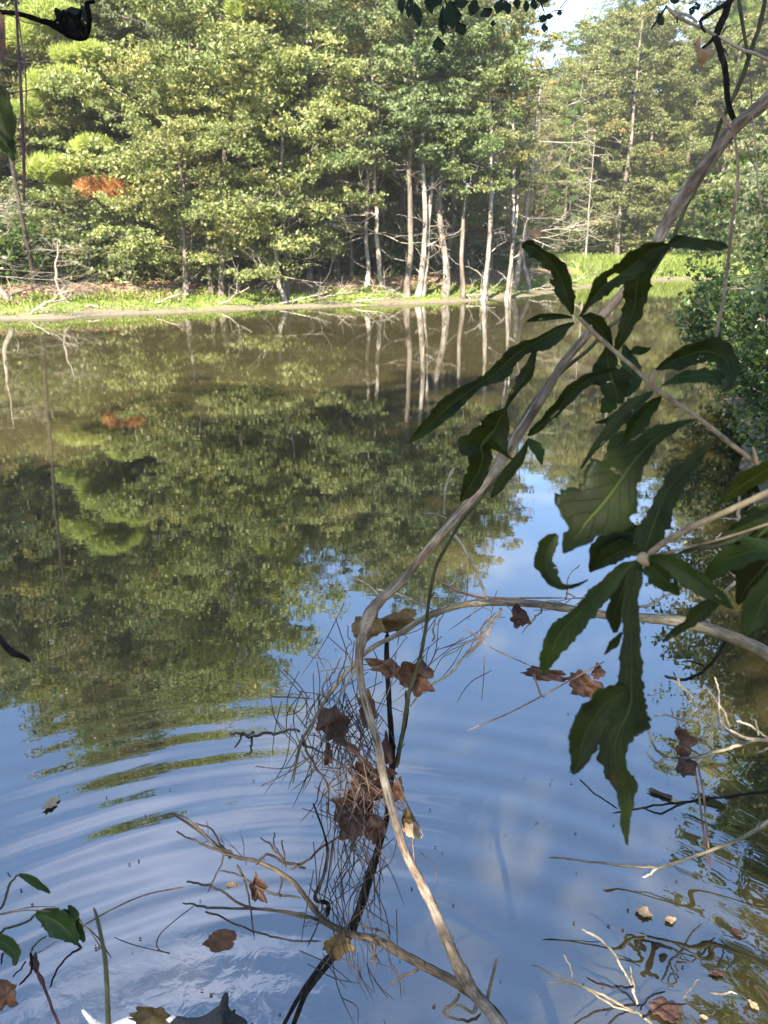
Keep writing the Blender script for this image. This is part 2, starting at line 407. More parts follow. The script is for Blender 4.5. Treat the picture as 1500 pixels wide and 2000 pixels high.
def proto_broad(seed, hgt, base, rad, nb, lpc, ls, shape='round', trunk_r=0.16, lean=0.0, bark='grey_bark', leafmat='leaf_green', flat=0.38, dead=0, tone=0.45, trunks=1):
    g = np.random.RandomState(seed)
    tb, cb = MB(), MB()
    for q in range(trunks):
        off = np.array([q * 0.22, q * 0.06, 0]); ln = lean + q * 0.09
        top = np.array([ln * hgt, g.uniform(-0.4, 0.4), hgt * (1 - 0.06 * q)]) + off
        tp = wiggle(off + [0, 0, -0.3], top, 13, 0.018, g)
        rr = trunk_r * (1 - np.linspace(0, 1, 13)) ** 0.75 + 0.012; rr[0] *= 1.5; rr[1] *= 1.12
        if q: rr *= 0.75
        tb.tube(catmull(np.c_[tp, rr], 3)[:, :3], catmull(np.c_[tp, rr], 3)[:, 3], 9, rough=0.05, seed=seed)
        for i in range(nb // trunks):
            u = (i + g.uniform(0, 1)) / (nb // trunks)
            hz = base + (hgt * 0.97 - base) * u
            k = np.interp(hz, tp[:, 2], np.arange(13)); i0 = int(min(11, k)); st = tp[i0] * (1 - (k - i0)) + tp[i0 + 1] * (k - i0)
            if shape == 'round': R = rad * (0.35 + 0.65 * math.sin(math.pi * min(1, 0.18 + u * 0.80)))
            elif shape == 'cone': R = rad * (1.02 - 0.85 * u)
            else: R = rad * (0.55 + 0.45 * math.sin(math.pi * (0.1 + u * 0.85)))
            R *= g.uniform(0.65, 1.12)
            az = i * 2.399 + g.uniform(-0.5, 0.5)
            rise = R * (0.10 + 0.55 * u) * g.uniform(0.3, 1.2)
            en = st + np.array([math.cos(az) * R, math.sin(az) * R, rise])
            bp_ = wiggle(st, en, 8, 0.07, g, sag=0.05)
            tb.tube(bp_, np.linspace(max(0.012, trunk_r * 0.28 * (1 - 0.6 * u)), 0.008, 8), 4)
            nc = max(3, int(R * 2.6))
            bt = np.clip(tone + g.normal(0, 0.13), 0.05, 0.95)
            for c in range(nc):
                v = 0.25 + 0.75 * (c + g.uniform(0, 1)) / nc
                kk = v * 7; j = int(min(6, kk)); pc = bp_[j] * (1 - (kk - j)) + bp_[j + 1] * (kk - j)
                pc = pc + np.array([g.normal(0, 0.22), g.normal(0, 0.22), g.normal(0, 0.10)]) * R * 0.5
                if c % 2: tb.tube(wiggle(bp_[j], pc, 4, 0.06, g), np.linspace(0.012, 0.004, 4), 3)
                scatter_clump(cb, pc, g.uniform(0.35, 0.75) * (0.5 + 0.18 * rad), int(lpc * g.uniform(0.6, 1.3)), ls, g, np.clip(bt + g.normal(0, 0.08), 0, 1), flat=flat)
        for i in range(dead):
            hz = g.uniform(hgt * 0.12, base + 1.5)
            k = np.interp(hz, tp[:, 2], np.arange(13)); i0 = int(min(11, k)); st = tp[i0]
            az = g.uniform(0, 6.28); L = g.uniform(0.8, 2.2)
            en = st + np.array([math.cos(az) * L, math.sin(az) * L, g.uniform(-0.2, 0.7) * L])
            bp_ = wiggle(st, en, 8, 0.09, g); tb.tube(bp_, np.linspace(0.028, 0.007, 8), 4)
            for j in range(6):
                s0 = bp_[g.randint(2, 8)]
                tb.tube(wiggle(s0, s0 + g.normal(0, 0.35, 3) + [0, 0, 0.12], 4, 0.08, g), np.linspace(0.012, 0.005, 4), 3)
    return tb.mesh('trunk', M[bark]), cb.mesh('crown', M[leafmat], False), hgt

def needle_tuft(mb, c, axis, g, n=26, L=0.24, w=0.010, tone=0.5):
    d = g.normal(0, 1, (n, 3)); d /= np.linalg.norm(d, axis=1)[:, None]
    d = d * 0.85 + np.array(axis) * 0.75; d /= np.linalg.norm(d, axis=1)[:, None]
    b = np.cross(d, g.normal(0, 1, (n, 3))); b /= np.linalg.norm(b, axis=1)[:, None] + 1e-9
    st = np.array(c) - np.array(axis) * g.uniform(0, 0.14, (n, 1))
    en = st + d * (L * g.uniform(0.7, 1.15, (n, 1)))
    Q = np.stack([st - b * w / 2, st + b * w / 2, en + b * w * 0.35, en - b * w * 0.35], 1)
    mb.quads(Q, np.clip(tone + g.normal(0, 0.2, n), 0, 1))

def proto_pine(seed, hgt, base, rad, nb):
    g = np.random.RandomState(seed); tb, cb = MB(), MB()
    tp = wiggle([0, 0, -0.3], [g.uniform(-0.5, 0.5), 0, hgt], 13, 0.012, g)
    tb.tube(tp, 0.2 * (1 - np.linspace(0, 1, 13)) ** 0.7 + 0.015, 8, rough=0.05)
    for i in range(nb):
        u = (i + g.uniform(0, 1)) / nb; hz = base + (hgt - base) * u
        k = np.interp(hz, tp[:, 2], np.arange(13)); st = tp[int(min(12, k))].copy(); st[2] = hz
        R = rad * (1.0 - 0.72 * u) * g.uniform(0.6, 1.15); az = i * 2.4 + g.uniform(-0.4, 0.4)
        en = st + np.array([math.cos(az) * R, math.sin(az) * R, R * g.uniform(0.05, 0.4)])
        bp_ = wiggle(st, en, 8, 0.06, g, sag=-0.04)
        tb.tube(bp_, np.linspace(0.045, 0.01, 8), 4)
        tone = np.clip(0.5 + g.normal(0, 0.14), 0, 1)
        for c in range(int(5 + R * 3.2)):
            v = g.uniform(0.4, 1.0); j = int(v * 6.99); q = bp_[j] + np.array([g.normal(0, 0.24), g.normal(0, 0.24), g.uniform(-0.03, 0.18)]) * (0.4 + 0.3 * R)
            if c % 2: tb.tube(np.array([bp_[j], (bp_[j] + q) / 2 - [0, 0, 0.03], q]), [0.012, 0.009, 0.006], 3)
            for e in range(3):
                ax = g.normal(0, 0.5, 3) + [0, 0, 0.9]; ax /= np.linalg.norm(ax)
                needle_tuft(cb, q + g.normal(0, 0.13, 3), ax, g, 26, 0.26, 0.013, tone)
    return tb.mesh('trunk', M['grey_bark']), cb.mesh('crown', M['needles'], False), hgt

def grow(mb, p, d, L, r, depth, g, spread=0.6, up=0.1, nkid=3, seg=4):
    n = 5
    pts = [np.array(p)]
    d = np.array(d) / np.linalg.norm(d)
    for i in range(n):
        d = d + g.normal(0, 0.13, 3) + np.array([0, 0, up * 0.15]); d /= np.linalg.norm(d)
        pts.append(pts[-1] + d * L / n)
    pts = np.array(pts)
    mb.tube(pts, np.linspace(r, r * 0.45, n + 1), seg)
    if depth > 0:
        for k in range(nkid):
            i = g.randint(2, n + 1)
            dd = d + g.normal(0, spread, 3) + np.array([0, 0, up])
            grow(mb, pts[i], dd, L * g.uniform(0.5, 0.78), max(r * 0.5, 0.004), depth - 1, g, spread, up, nkid, max(3, seg - 1))

def proto_bare(seed, hgt, droop=False, bark='twig'):
    g = np.random.RandomState(seed); tb = MB()
    tp = wiggle([0, 0, -0.2], [g.uniform(-0.6, 0.6), g.uniform(-0.4, 0.4), hgt], 12, 0.03, g)
    tb.tube(tp, 0.075 * (1 - np.linspace(0, 1, 12)) ** 0.8 + 0.008, 6, rough=0.05)
    for i in range(26):
        k = g.randint(3, 12); az = g.uniform(0, 6.28)
        grow(tb, tp[k], [math.cos(az), math.sin(az), g.uniform(-0.25, 0.45)], g.uniform(0.8, 1.9) * (1.2 - k / 16), 0.018, 2, g, 0.55, 0.05, 3)
    return tb.mesh('trunk', M[bark]), None, hgt

def proto_shrub(seed, hgt, rad, n, ls, mat='shrub_leaf', twigs=14, tone=0.45):
    g = np.random.RandomState(seed); tb, cb = MB(), MB()
    for i in range(twigs):
        az = i * 2.4; L = g.uniform(0.5, 1.0)
        en = np.array([math.cos(az) * rad * L * 0.8, math.sin(az) * rad * L * 0.8, hgt * g.uniform(0.45, 1.0)])
        bp_ = wiggle([math.cos(az) * 0.08, math.sin(az) * 0.08, -0.1], en, 9, 0.08, g)
        tb.tube(bp_, np.linspace(0.02, 0.005, 9), 4)
        bt = np.clip(tone + g.normal(0, 0.15), 0, 1)
        for c in range(7):
            v = g.uniform(0.25, 1.0); j = int(v * 8)
            q = bp_[j] + g.normal(0, 0.16, 3) * rad
            if q[2] < 0.1: q[2] = 0.1
            tb.tube(np.array([bp_[j], (bp_[j] + q) / 2, q]), [0.006, 0.005, 0.003], 3)
            scatter_clump(cb, q, g.uniform(0.2, 0.45) * rad, n, ls, g, bt, up=0.9, flat=0.7)
    return tb.mesh('trunk', M['grey_bark']), cb.mesh('crown', M[mat], False), hgt

PR = {
 'oak0': proto_broad(1, 14, 0.9, 4.4, 46, 189, 0.068, 'round', 0.20, 0.05, flat=0.36),
 'low0': proto_broad(20, 6.5, 0.5, 3.3, 26, 151, 0.060, 'round', 0.09, 0.06, flat=0.34, dead=3),
 'mid0': proto_broad(23, 10, 3.7, 2.5, 32, 163, 0.064, 'oval', 0.09, 0.03, flat=0.5, dead=2),
 'low1': proto_broad(21, 7.5, 0.8, 2.9, 28, 138, 0.062, 'oval', 0.08, -0.05, flat=0.42, trunks=2),
 'oak1': proto_broad(2, 14, 1.6, 3.8, 42, 176, 0.064, 'round', 0.17, -0.04, flat=0.3),
 'gum0': proto_broad(3, 14, 3.6, 3.0, 34, 163, 0.064, 'oval', 0.15, 0.02, dead=3),
 'gum1': proto_broad(4, 14, 2.6, 2.6, 34, 138, 0.060, 'oval', 0.13, -0.03, leafmat='leaf_autumn', dead=2),
 'tulip': proto_broad(5, 14, 1.5, 2.9, 40, 151, 0.072, 'oval', 0.15, 0.0, leafmat='leaf_autumn', tone=0.3, flat=0.5),
 'white0': proto_broad(6, 13, 5.2, 2.1, 24, 151, 0.060, 'oval', 0.10, 0.03, bark='white_bark', dead=5),
 'white1': proto_broad(7, 13, 4.6, 1.9, 26, 138, 0.060, 'oval', 0.095, -0.03, bark='white_bark', dead=4, trunks=2),
 'haze': proto_broad(8, 14, 2.2, 2.8, 40, 94, 0.048, 'oval', 0.13, 0.02, bark='grey_bark', leafmat='leaf_autumn', dead=9, tone=0.4),
 'pine0': proto_pine(9, 18, 5.0, 3.6, 40),
 'pine1': proto_pine(10, 16, 2.0, 3.0, 46),
 'bare0': proto_bare(11, 6.5), 'bare1': proto_bare(12, 5.0),
 'shrub0': proto_shrub(13, 2.0, 1.2, 60, 0.055), 'shrub1': proto_shrub(14, 1.4, 1.0, 60, 0.045, 'leaf_green'),
 'shrub2': proto_shrub(15, 2.4, 1.3, 40, 0.055, 'leaf_autumn'),
}
NAMES = {'mid0': 'broadleaf_tree', 'low0': 'broadleaf_tree', 'low1': 'broadleaf_tree', 'oak0': 'broadleaf_tree', 'oak1': 'broadleaf_tree', 'gum0': 'broadleaf_tree', 'gum1': 'autumn_tree', 'tulip': 'autumn_tree', 'white0': 'pale_trunk_tree',
         'white1': 'pale_trunk_tree', 'haze': 'sparse_tree', 'pine0': 'pine_tree', 'pine1': 'pine_tree', 'bare0': 'bare_tree', 'bare1': 'bare_tree', 'shrub0': 'shrub', 'shrub1': 'shrub', 'shrub2': 'shrub'}

def plant(kind, x, y, hgt, label, group=None, rot=None, tint=(1, 1, 1), wide=1.0, lean=(0, 0), cat=None, z=None):
    tm, cm, h0 = PR[kind]
    s = hgt / h0
    nm = NAMES[kind]
    root = empty(nm, (x, y, gz(x, y) if z is None else z), label, cat or ('shrub' if nm == 'shrub' else 'tree'), group)
    root.scale = (s * wide, s * wide, s)
    root.rotation_euler = (lean[0], lean[1], rnd.uniform(0, 6.28) if rot is None else rot)
    o = link('trunk', tm, root)
    if cm is not None:
        c = link('crown', cm, root); c.color = (*tint, 1)
    return root

YG, DG, GG, OG, LG = (1.25, 1.15, 0.8), (0.75, 0.85, 0.8), (0.95, 1.0, 1.0), (1.5, 1.0, 0.7), (1.45, 1.4, 1.0)
# front row by hand: kind, px of trunk, distance, height, label ...
front = [
 ('oak0', 375, 25.2, 15.0, 'broad green tree with low layered branches over the litter bank', LG, 0.4, 1.0),
 ('oak0', 462, 26.6, 12.4, 'leaning broadleaf tree right of the low layered one', GG, 2.4, 0.72),
 ('oak1', 330, 29.5, 17.0, 'tall dark green tree rising behind the layered tree', DG, 1.0, 0.9),
 ('pine0', 165, 29.5, 19.6, 'tallest pine, above the layered tree near the left end', GG, 0.0, 1.15),
 ('pine0', 345, 30.5, 17.5, 'tall pine between the layered tree and the brownish trees', GG, 2.0, 1.0),
 ('gum1', 60, 27.5, 15.5, 'yellowing tree behind the bright pine tufts', YG, 0.0, 1.0),
 ('gum0', -90, 26.5, 13.6, 'dark tree at the left end of the far bank', DG, 1.0, 1.0),
 ('haze', 605, 26.5, 10.2, 'thin brownish tree with sparse leaves beside the white trunk', (1.4, 1.35, 1.2), 0.3, 1.0),
 ('haze', 660, 28.5, 11.0, 'thin greyish tree with bare twigs behind the white trunk', (1.3, 1.25, 1.1), 2.3, 1.0),
 ('white0', 714, 26.2, 11.0, 'white trunk standing alone with a slight bend', (1.15, 1.1, 0.9), 0.2, 0.8),
 ('white1', 815, 26.0, 11.0, 'twin white trunks left of the thick white trunk', (0.9, 1.05, 1.0), 0.0, 1.1),
 ('white0', 868, 26.4, 11.5, 'thick white trunk under the dense green crown', (1.0, 1.08, 0.95), 1.7, 1.25),
 ('white1', 942, 26.6, 10.8, 'pair of white trunks, one dark and one pale', (1.1, 1.05, 0.9), 0.5, 1.0),
 ('white1', 988, 27.4, 9.8, 'forked white trunk at the right end of the white ones', YG, 0.1, 0.9),
 ('gum0', 790, 30.0, 13.0, 'green tree filling the gap above the twin white trunks', (1.0, 1.08, 0.95), 2.2, 1.0),
 ('low0', 362, 23.4, 5.4, 'low layered tree spreading over the left part of the litter bank', LG, 0.9, 0.92),
 ('low1', 430, 23.8, 7.2, 'layered young tree in front of the tall dark green one', YG, 3.0, 1.0),
 ('low0', 560, 24.6, 6.4, 'bushy young tree left of the lone white trunk', LG, 4.4, 0.9),
 ('mid0', 795, 25.7, 10.5, 'dense green tree in front of the twin white trunks', (1.0, 1.1, 0.95), 0.6, 1.0),
 ('mid0', 905, 26.4, 9.0, 'bright green tree between the thick white trunk and the pair', (1.1, 1.2, 0.9), 3.6, 0.9),
 ('oak1', 165, 27.0, 10.0, 'yellowish green tree behind the orange brown dead spray', YG, 5.0, 0.9),
 ('bare0', 752, 26.6, 7.0, 'bare grey twiggy tree between the white trunks', GG, 0.0, 1.0),
 ('bare0', 1000, 29.5, 8.5, 'bare dead tree with long pale limbs right of the white trunks', GG, 2.0, 1.2),
 ('bare1', 1035, 31.0, 5.0, 'low bare tree with drooping fine twigs by the mud spit', GG, 1.0, 1.0),
 ('bare1', 560, 23.8, 3.2, 'dead brush at the foot of the leaning broadleaf tree', GG, 0.6, 1.5),
 ('bare1', 120, 21.8, 1.5, 'bundle of pale dry stems on the left bank', GG, 2.6, 2.2),
 ('bare1', 15, 21.2, 2.6, 'dead branches sticking out at the left end of the bank', GG, 1.6, 1.8),
 ('bare0', 1145, 44.0, 6.5, 'lone thin sapling on the green meadow', GG, 0.3, 0.6),
 ('tulip', 955, 36.0, 13.0, 'orange tinged tree just left of the sky gap', (1.5, 1.15, 0.8), 0.0, 0.9),
 ('tulip', 1205, 50.0, 16.5, 'tall thin crowned tree right of the sky gap', (1.2, 1.1, 0.9), 1.0, 0.9),
 ('gum1', 1245, 52.0, 16.0, 'slim autumn tree left of the second sky gap', (1.3, 1.2, 0.9), 2.0, 0.8),
 ('pine1', 1095, 52.0, 11.0, 'dark pine below the sky gap', DG, 0.0, 0.9),
]
for kd, px, Y, hh, lb, ti, ro, wd in front:
    plant(kd, at_px(px, Y), Y, hh * (0.9 if px > 290 and hh > 8 else 1), lb, 'front trees of the far bank', ro, ti, wd)

ELEV = [(-900, 27), (-300, 30), (-60, 30), (40, 32), (130, 36.5), (270, 34), (340, 31.5), (410, 29), (480, 25), (530, 22), (605, 21.5), (680, 22.5), (760, 24.5), (890, 25.5), (950, 24.5), (985, 22), (1015, 18.5), (1045, 15.0), (1095, 14.6), (1125, 18.5), (1230, 18), (1270, 15), (1310, 17.5), (1400, 21), (1500, 25), (1800, 28), (2600, 28)]
ex, ey = zip(*ELEV)
LM = [(100, 'the bright pine tufts'), (205, 'the orange dead spray'), (352, 'the low layered tree'), (455, 'the tall dark green tree'), (540, 'the leaning broadleaf tree'), (630, 'the sparse brownish tree'), (714, 'the lone white trunk'), (815, 'the twin white trunks'),
      (868, 'the thick white trunk'), (942, 'the pale trunk pair'), (988, 'the forked white trunk'), (1035, 'the mud spit'), (1145, 'the meadow sapling'), (1290, 'the leaning bare stem'), (1420, 'the hanging needles')]
def zone(px):
    if px < -60: return 'past the left edge of the pond view'
    if px > 1540: return 'past the right edge of the pond view'
    x, w = min(LM, key=lambda q: abs(q[0] - px))
    return ('left of ' if px < x - 16 else 'right of ' if px > x + 16 else 'straight behind ') + w
WORDS = {'oak0': 'broad layered tree', 'oak1': 'round green tree', 'gum0': 'upright green tree', 'gum1': 'yellow green tree', 'tulip': 'autumn coloured tree', 'haze': 'thinly leaved tree', 'pine0': 'tall pine', 'pine1': 'bushy pine', 'white0': 'pale trunked tree'}
rows = [(29, 46), (33, 40), (38, 38), (45, 40), (54, 40), (64, 34)]
for ri, (Y0, cnt) in enumerate(rows):
    for i in range(cnt):
        px = -500 + (2500) * (i + rnd.uniform(-0.35, 0.35) + (ri % 2) * 0.5) / cnt
        Y = Y0 + rnd.uniform(-1.8, 1.8)
        x = at_px(px, Y)
        if px > 1020 and Y < 48 + max(0, (px - 1400) * -0.0): Y = max(Y, 0); 
        s = float(sdist(np.array([x]), np.array([Y]))[0])
        if s < 3.2: continue
        if 1045 < px < 1420 and Y < 50: continue
        sp_ = 1550 * 2.2 / Y if px > 900 else 0
        el = min(float(np.interp(px + k_, ex, ey)) for k_ in (-sp_, 0, sp_)) + rnd.uniform(-4.0, 0.3)
        hh = min(23, math.hypot(x, Y) * math.tan(math.radians(el)) - 1.7) * 0.91
        if hh < 5: continue
        if px < 620: kd = rnd.choice(['oak1', 'gum0', 'pine0', 'oak0', 'gum1', 'haze'])
        elif px < 780: kd = rnd.choice(['haze', 'gum1', 'haze', 'gum0'])
        elif px < 1000: kd = rnd.choice(['gum0', 'white0', 'gum0', 'haze', 'gum1'])
        else: kd = rnd.choice(['tulip', 'gum1', 'pine1', 'haze', 'tulip', 'gum0'])
        v = rnd.uniform(0.8, 1.3)
        ti = (v * rnd.uniform(0.95, 1.3), v, v * rnd.uniform(0.7, 1.0))
        plant(kd, x, Y, hh, '%s %s %s %s' % ('dull' if v < 0.97 else 'fresh' if v > 1.13 else 'plain', WORDS[kd], ('in the first rank', 'in the second rank', 'in mid wood', 'deep in the wood', 'far back', 'at the very back')[ri], zone(px)), WORDS[kd] + 's of the far wood', None, ti, rnd.uniform(0.85, 1.1))
# understory shrubs and saplings along the wood edge
UND = [('shrub0', 'low dark green shrub'), ('shrub1', 'small green shrub'), ('shrub2', 'yellowish shrub')]
for i in range(64):
    px = -80 + 1180 * (i + rnd.uniform(-0.4, 0.4)) / 64
    x0 = at_px(px, 24)
    Y = 20.0
    while float(sdist(np.array([at_px(px, Y)]), np.array([Y]))[0]) < rnd.uniform(3.3, 4.2) and Y < 60: Y += 0.4
    Y += rnd.choice([0.2, 1.5, 3.5, 5.5])
    kd, w = rnd.choice(UND)
    v = rnd.uniform(0.8, 1.3)
    plant(kd, at_px(px, Y), Y, rnd.uniform(0.7, 2.4), '%s at the wood edge %s' % (w, zone(px)), w + 's at the wood edge', None, (v, v, v * 0.9), rnd.uniform(0.8, 1.4))
for i in range(22):
    px = 1050 + 420 * (i + rnd.uniform(-0.4, 0.4)) / 22; Y = rnd.uniform(51, 56)
    kd, w = rnd.choice(UND)
    plant(kd, at_px(px, Y), Y, rnd.uniform(2.0, 4.0), '%s at the back of the meadow %s' % (w, zone(px)), '%ss behind the meadow' % w, None, (1.2, 1.15, 0.9), rnd.uniform(1.0, 1.6))
for i in range(34):
    px = 1035 + 400 * (i + rnd.uniform(-0.4, 0.4)) / 34; Y = rnd.uniform(53, 62); x = at_px(px, Y)
    el = float(np.interp(px, ex, ey)) - rnd.uniform(1.0, 7.0)
    kd = rnd.choice(['gum0', 'tulip', 'oak1', 'gum1', 'pine1']); v = rnd.uniform(0.95, 1.35)
    plant(kd, x, Y, max(4.5, Y * math.tan(math.radians(el)) - 1.7), '%s %s behind the meadow %s' % (('lower', 'taller')[el > 9], WORDS[kd], zone(px)), '%ss behind the green meadow' % WORDS[kd], None, (v * 1.05, v, v * 0.8), rnd.uniform(1.0, 1.4))
# hidden depth of the wood: one mass of leaves far behind
g = np.random.RandomState(77); fw = MB()
for i in range(760):
    az = g.uniform(-0.75, 0.75); R = g.uniform(72, 84)
    x, y = math.sin(az) * R, math.cos(az) * R
    top = min(R * math.tan(math.radians(float(np.interp(750 + math.tan(az) * FPX, ex, ey)) - 5)), 20)
    scatter_clump(fw, (x, y, g.uniform(0.3, max(3, top)) if i < 420 else g.uniform(0.3, 5.5)), 3.0, 160, 0.24, g, g.uniform(0.2, 0.6), flat=0.6)
o = fw.build('distant_foliage', M['leaf_green'], smooth=False); tag(o, kind='stuff'); o.color = (0.9, 0.9, 0.8, 1)

# hero pine sprays at the left: sprays of needles on their own branches
hp = empty('pine_sapling', (at_px(70, 22.6), 22.6, gz(at_px(70, 22.6), 22.6)), 'young pine with bright fuzzy needle tufts near the left edge', 'tree')
g = np.random.RandomState(5); tb, cb, db = MB(), MB(), MB()
hx, hy, hz = hp.location
tb.tube(wiggle([0, 0, -0.2], [-0.5, 0.3, 8.3], 12, 0.012, g), np.linspace(0.07, 0.03, 12), 7)
for (px, py, w, hh_, tn, dead) in [(105, 160, 110, 46, 0.75, 0), (170, 283, 95, 36, 0.8, 0), (90, 328, 130, 60, 0.8, 0), (150, 100, 90, 40, 0.6, 0), (95, 30, 120, 70, 0.5, 0), (20, 60, 80, 60, 0.6, 0), (205, 368, 80, 44, 0.5, 1), (500, 20, 110, 60, 0.5, 0), (45, 215, 60, 40, 0.45, 0)]:
    c = P(px, py, 22.6 * CP + 0.3) - hp.location
    s = 21.8 / FPX
    if px != 500:
        stz = max(0.6, c[2] - 0.5); st_ = np.array([-0.5 * stz / 8.3, 0.3 * stz / 8.3, stz])
        tb.tube(wiggle(st_, [c[0], c[1], c[2] - hh_ * s * 0.3], 8, 0.05, g), np.linspace(0.022, 0.010, 8), 4)
    B = db if dead else cb
    nt = int(w * hh_ / 10); LUMP = g.uniform(-0.75, 0.75, (5, 3)) * [1, 1, 0.6]
    for k in range(nt):
        q = g.normal(0, 1, 3); q /= np.linalg.norm(q); q *= g.uniform(0.2, 1) ** 0.4
        lump = LUMP[k % 5]; q = np.array(c) + (q * 0.62 + lump) * np.array([w * s * 0.46, w * s * 0.40, hh_ * s * 0.42])
        ax = g.normal(0, 0.35, 3) + [0, -0.1, 0.9]; ax /= np.linalg.norm(ax)
        needle_tuft(B, q, ax, g, 26, 0.22, 0.011, min(0.95, tn + 0.25))
tb.build('trunk', M['dark_twig'], hp); cb.build('crown', M['needles'], hp, False).color = (1.35, 1.25, 1.0, 1)
tag(db.build('dead_spray', M['dead_needles'], hp, False), 'orange brown dead needle spray')

# fallen sticks lying across the far bank
g = np.random.RandomState(58)
for px in (55, 190, 300, 430, 545, 610, 690, 790, 900, 1010, 1080):
    Y = 19.0
    while float(sdist(np.array([at_px(px, Y)]), np.array([Y]))[0]) < g.uniform(0.1, 1.2) and Y < 60: Y += 0.2
    x = at_px(px, Y); z = gz(x, Y); L = g.uniform(0.8, 2.0); a = g.uniform(-0.9, 0.9) + (3.14 if g.rand() < .5 else 0); mb = MB()
    p0 = np.array([0, 0, 0.02]); p1 = np.array([math.cos(a) * L, math.sin(a) * L * 0.6, g.uniform(0.05, 0.6)])
    w_ = wiggle(p0, p1, 9, 0.07, g); mb.tube(w_, np.linspace(0.03, 0.010, 9), 5)
    for k in range(5):
        j = g.randint(2, 8); grow(mb, w_[j], (p1 - p0) / L + g.normal(0, 0.6, 3) + [0, 0, 0.3], g.uniform(0.3, 0.8), 0.012, 1, g)
    o = mb.build('fallen_branch', M['twig']); o.location = (x, Y, z)
    tag(o, 'dead fallen branch on the bank %s' % zone(px), 'branch', 'fallen branches on the far bank')
# bank cover
def scatter_ground(n, seed, fn):
    g = np.random.RandomState(seed)
    return g
g = np.random.RandomState(21); gb = MB()
px = g.uniform(-150, 1420, 240000); Y = g.uniform(19, 62, 240000)
X = (px - 750) / FPX * (Y * CP + 0.38)
S = sdist(X, Y); md = meadow(X, Y) > 0
dens = wob(X, Y, 1.3) * 0.5 + wob(X, Y, 4.0, 3) * 0.3
keep = ((S > 0.45 - 0.5 * dens) & (S < 2.0 + 0.8 * dens) & (dens > -0.35) & (g.uniform(0, 1, len(S)) < 0.85)) | (md & (S > 0.9) & (g.uniform(0, 1, len(S)) < 0.8)) | ((S > 2.7) & (S < 4.5) & (g.uniform(0, 1, len(S)) < 0.06))
X, Y, S, md = X[keep], Y[keep], S[keep], md[keep]
Z = height(X, Y); n_ = len(X)
hh = np.where(md, g.uniform(0.12, 0.42, n_), g.uniform(0.03, 0.11, n_)) * np.clip(S - 0.3, 0.5, 1.4)
az = g.uniform(0, 6.28, n_); w = np.where(md, 0.022, 0.025)
bx, by = np.cos(az) * w, np.sin(az) * w
lx, ly = g.normal(0, 0.45, n_) * hh, g.normal(0, 0.45, n_) * hh
Q = np.stack([np.stack([X - bx, Y - by, Z], -1), np.stack([X + bx, Y + by, Z], -1), np.stack([X + bx * 0.3 + lx, Y + by * 0.3 + ly, Z + hh], -1), np.stack([X - bx * 0.6 + lx * .8, Y - by * 0.6 + ly * .8, Z + hh * 0.85], -1)], 1)
gb.quads(Q, np.clip(0.5 + dens[keep] * 0.5 + g.normal(0, 0.2, n_), 0, 1))
tag(gb.build('grass', M['grass'], smooth=False), kind='stuff')
lb_ = MB(); px = g.uniform(-150, 1200, 30000); Y = g.uniform(20, 36, 30000); X = (px - 750) / FPX * (Y * CP + 0.38); S = sdist(X, Y)
keep = (S > 1.4) & (S < 8); X, Y = X[keep], Y[keep]; n_ = len(X)
nr = g.normal(0, 0.4, (n_, 3)); nr[:, 2] += 1; nr /= np.linalg.norm(nr, axis=1)[:, None]
lb_.quads(leaf_quads(np.stack([X, Y, height(X, Y) + 0.03], -1), nr, g.uniform(0.03, 0.08, n_), g), g.uniform(0, 1, n_))
tag(lb_.build('leaf_litter', M['litter'], smooth=False), kind='stuff')
#@@NEAR

# ------------------------------------------------------------------ near bank: shade trees behind the camera, vegetation on the right bank
NB = 'trees on the near bank'
plant('oak1', -4.6, -3.9, 8.8, 'green tree standing on the near bank behind the viewer, left', NB, 0.5)
plant('white0', -3.7, -5.4, 12.5, 'high crowned tree behind the viewer', NB, 0.3, (1, 1, 1), 1.5)
plant('white0', 1.2, -5.6, 12.5, 'second high crowned tree behind the viewer', NB, 2.3, (1, 1, 1), 1.5)
plant('white0', -6.2, -4.6, 12.0, 'high crowned tree behind the viewer on the left', NB, 4.3, (1, 1, 1), 1.5)
plant('haze', -1.35, -3.5, 7.0, 'thin low tree added behind the viewer to block sun', NB, 2.5)  # unseen tree added to block the sun patch on the lower right water
plant('haze', -3.4, -3.2, 7.3, 'green tree standing straight behind the viewer', NB, 1.5)
plant('oak1', 1.8, -4.4, 8.8, 'green tree standing on the near bank behind the viewer, right', NB, 2.5)
plant('oak1', -8.5, -2.6, 8.2, 'green tree on the near bank far left of the viewer', NB, 3.5)
plant('gum1', 4.6, -1.9, 7.5, 'yellow green tree on the near bank right of the viewer', NB, 3.9)
plant('gum0', -13.5, -1.0, 8.5, 'green tree near the left arm of the near bank', NB, 0.9)
plant('oak1', 3.6, 4.6, 7.6, 'slender tree leaning out over the right bank nearby', NB, 2.2, (0.8, 0.9, 0.8), 0.95, (0, -0.10))
plant('oak1', 3.35, 3.0, 6.8, 'slender tree by the shallow corner on the right', NB, 4.2, (0.8, 0.9, 0.8), 0.9, (0, -0.08))
plant('gum1', 6.9, 5.2, 8.5, 'leafy tree leaning over the right bank', NB, 0.2, (0.9, 1.0, 0.9), 0.85)
plant('oak1', 7.9, 12.8, 9.5, 'tree with yellow leaves on the right bank further along', NB, 1.2, (1.2, 1.15, 0.8), 0.8)
plant('gum0', 11.8, 20.5, 11.0, 'tree on the right bank before the green meadow', NB, 2.2, (1.1, 1.15, 0.9), 0.9)
plant('oak1', 17.6, 31.5, 10.0, 'tree at the corner of the right bank and the meadow', NB, 3.2, (1.1, 1.1, 0.9), 0.8)

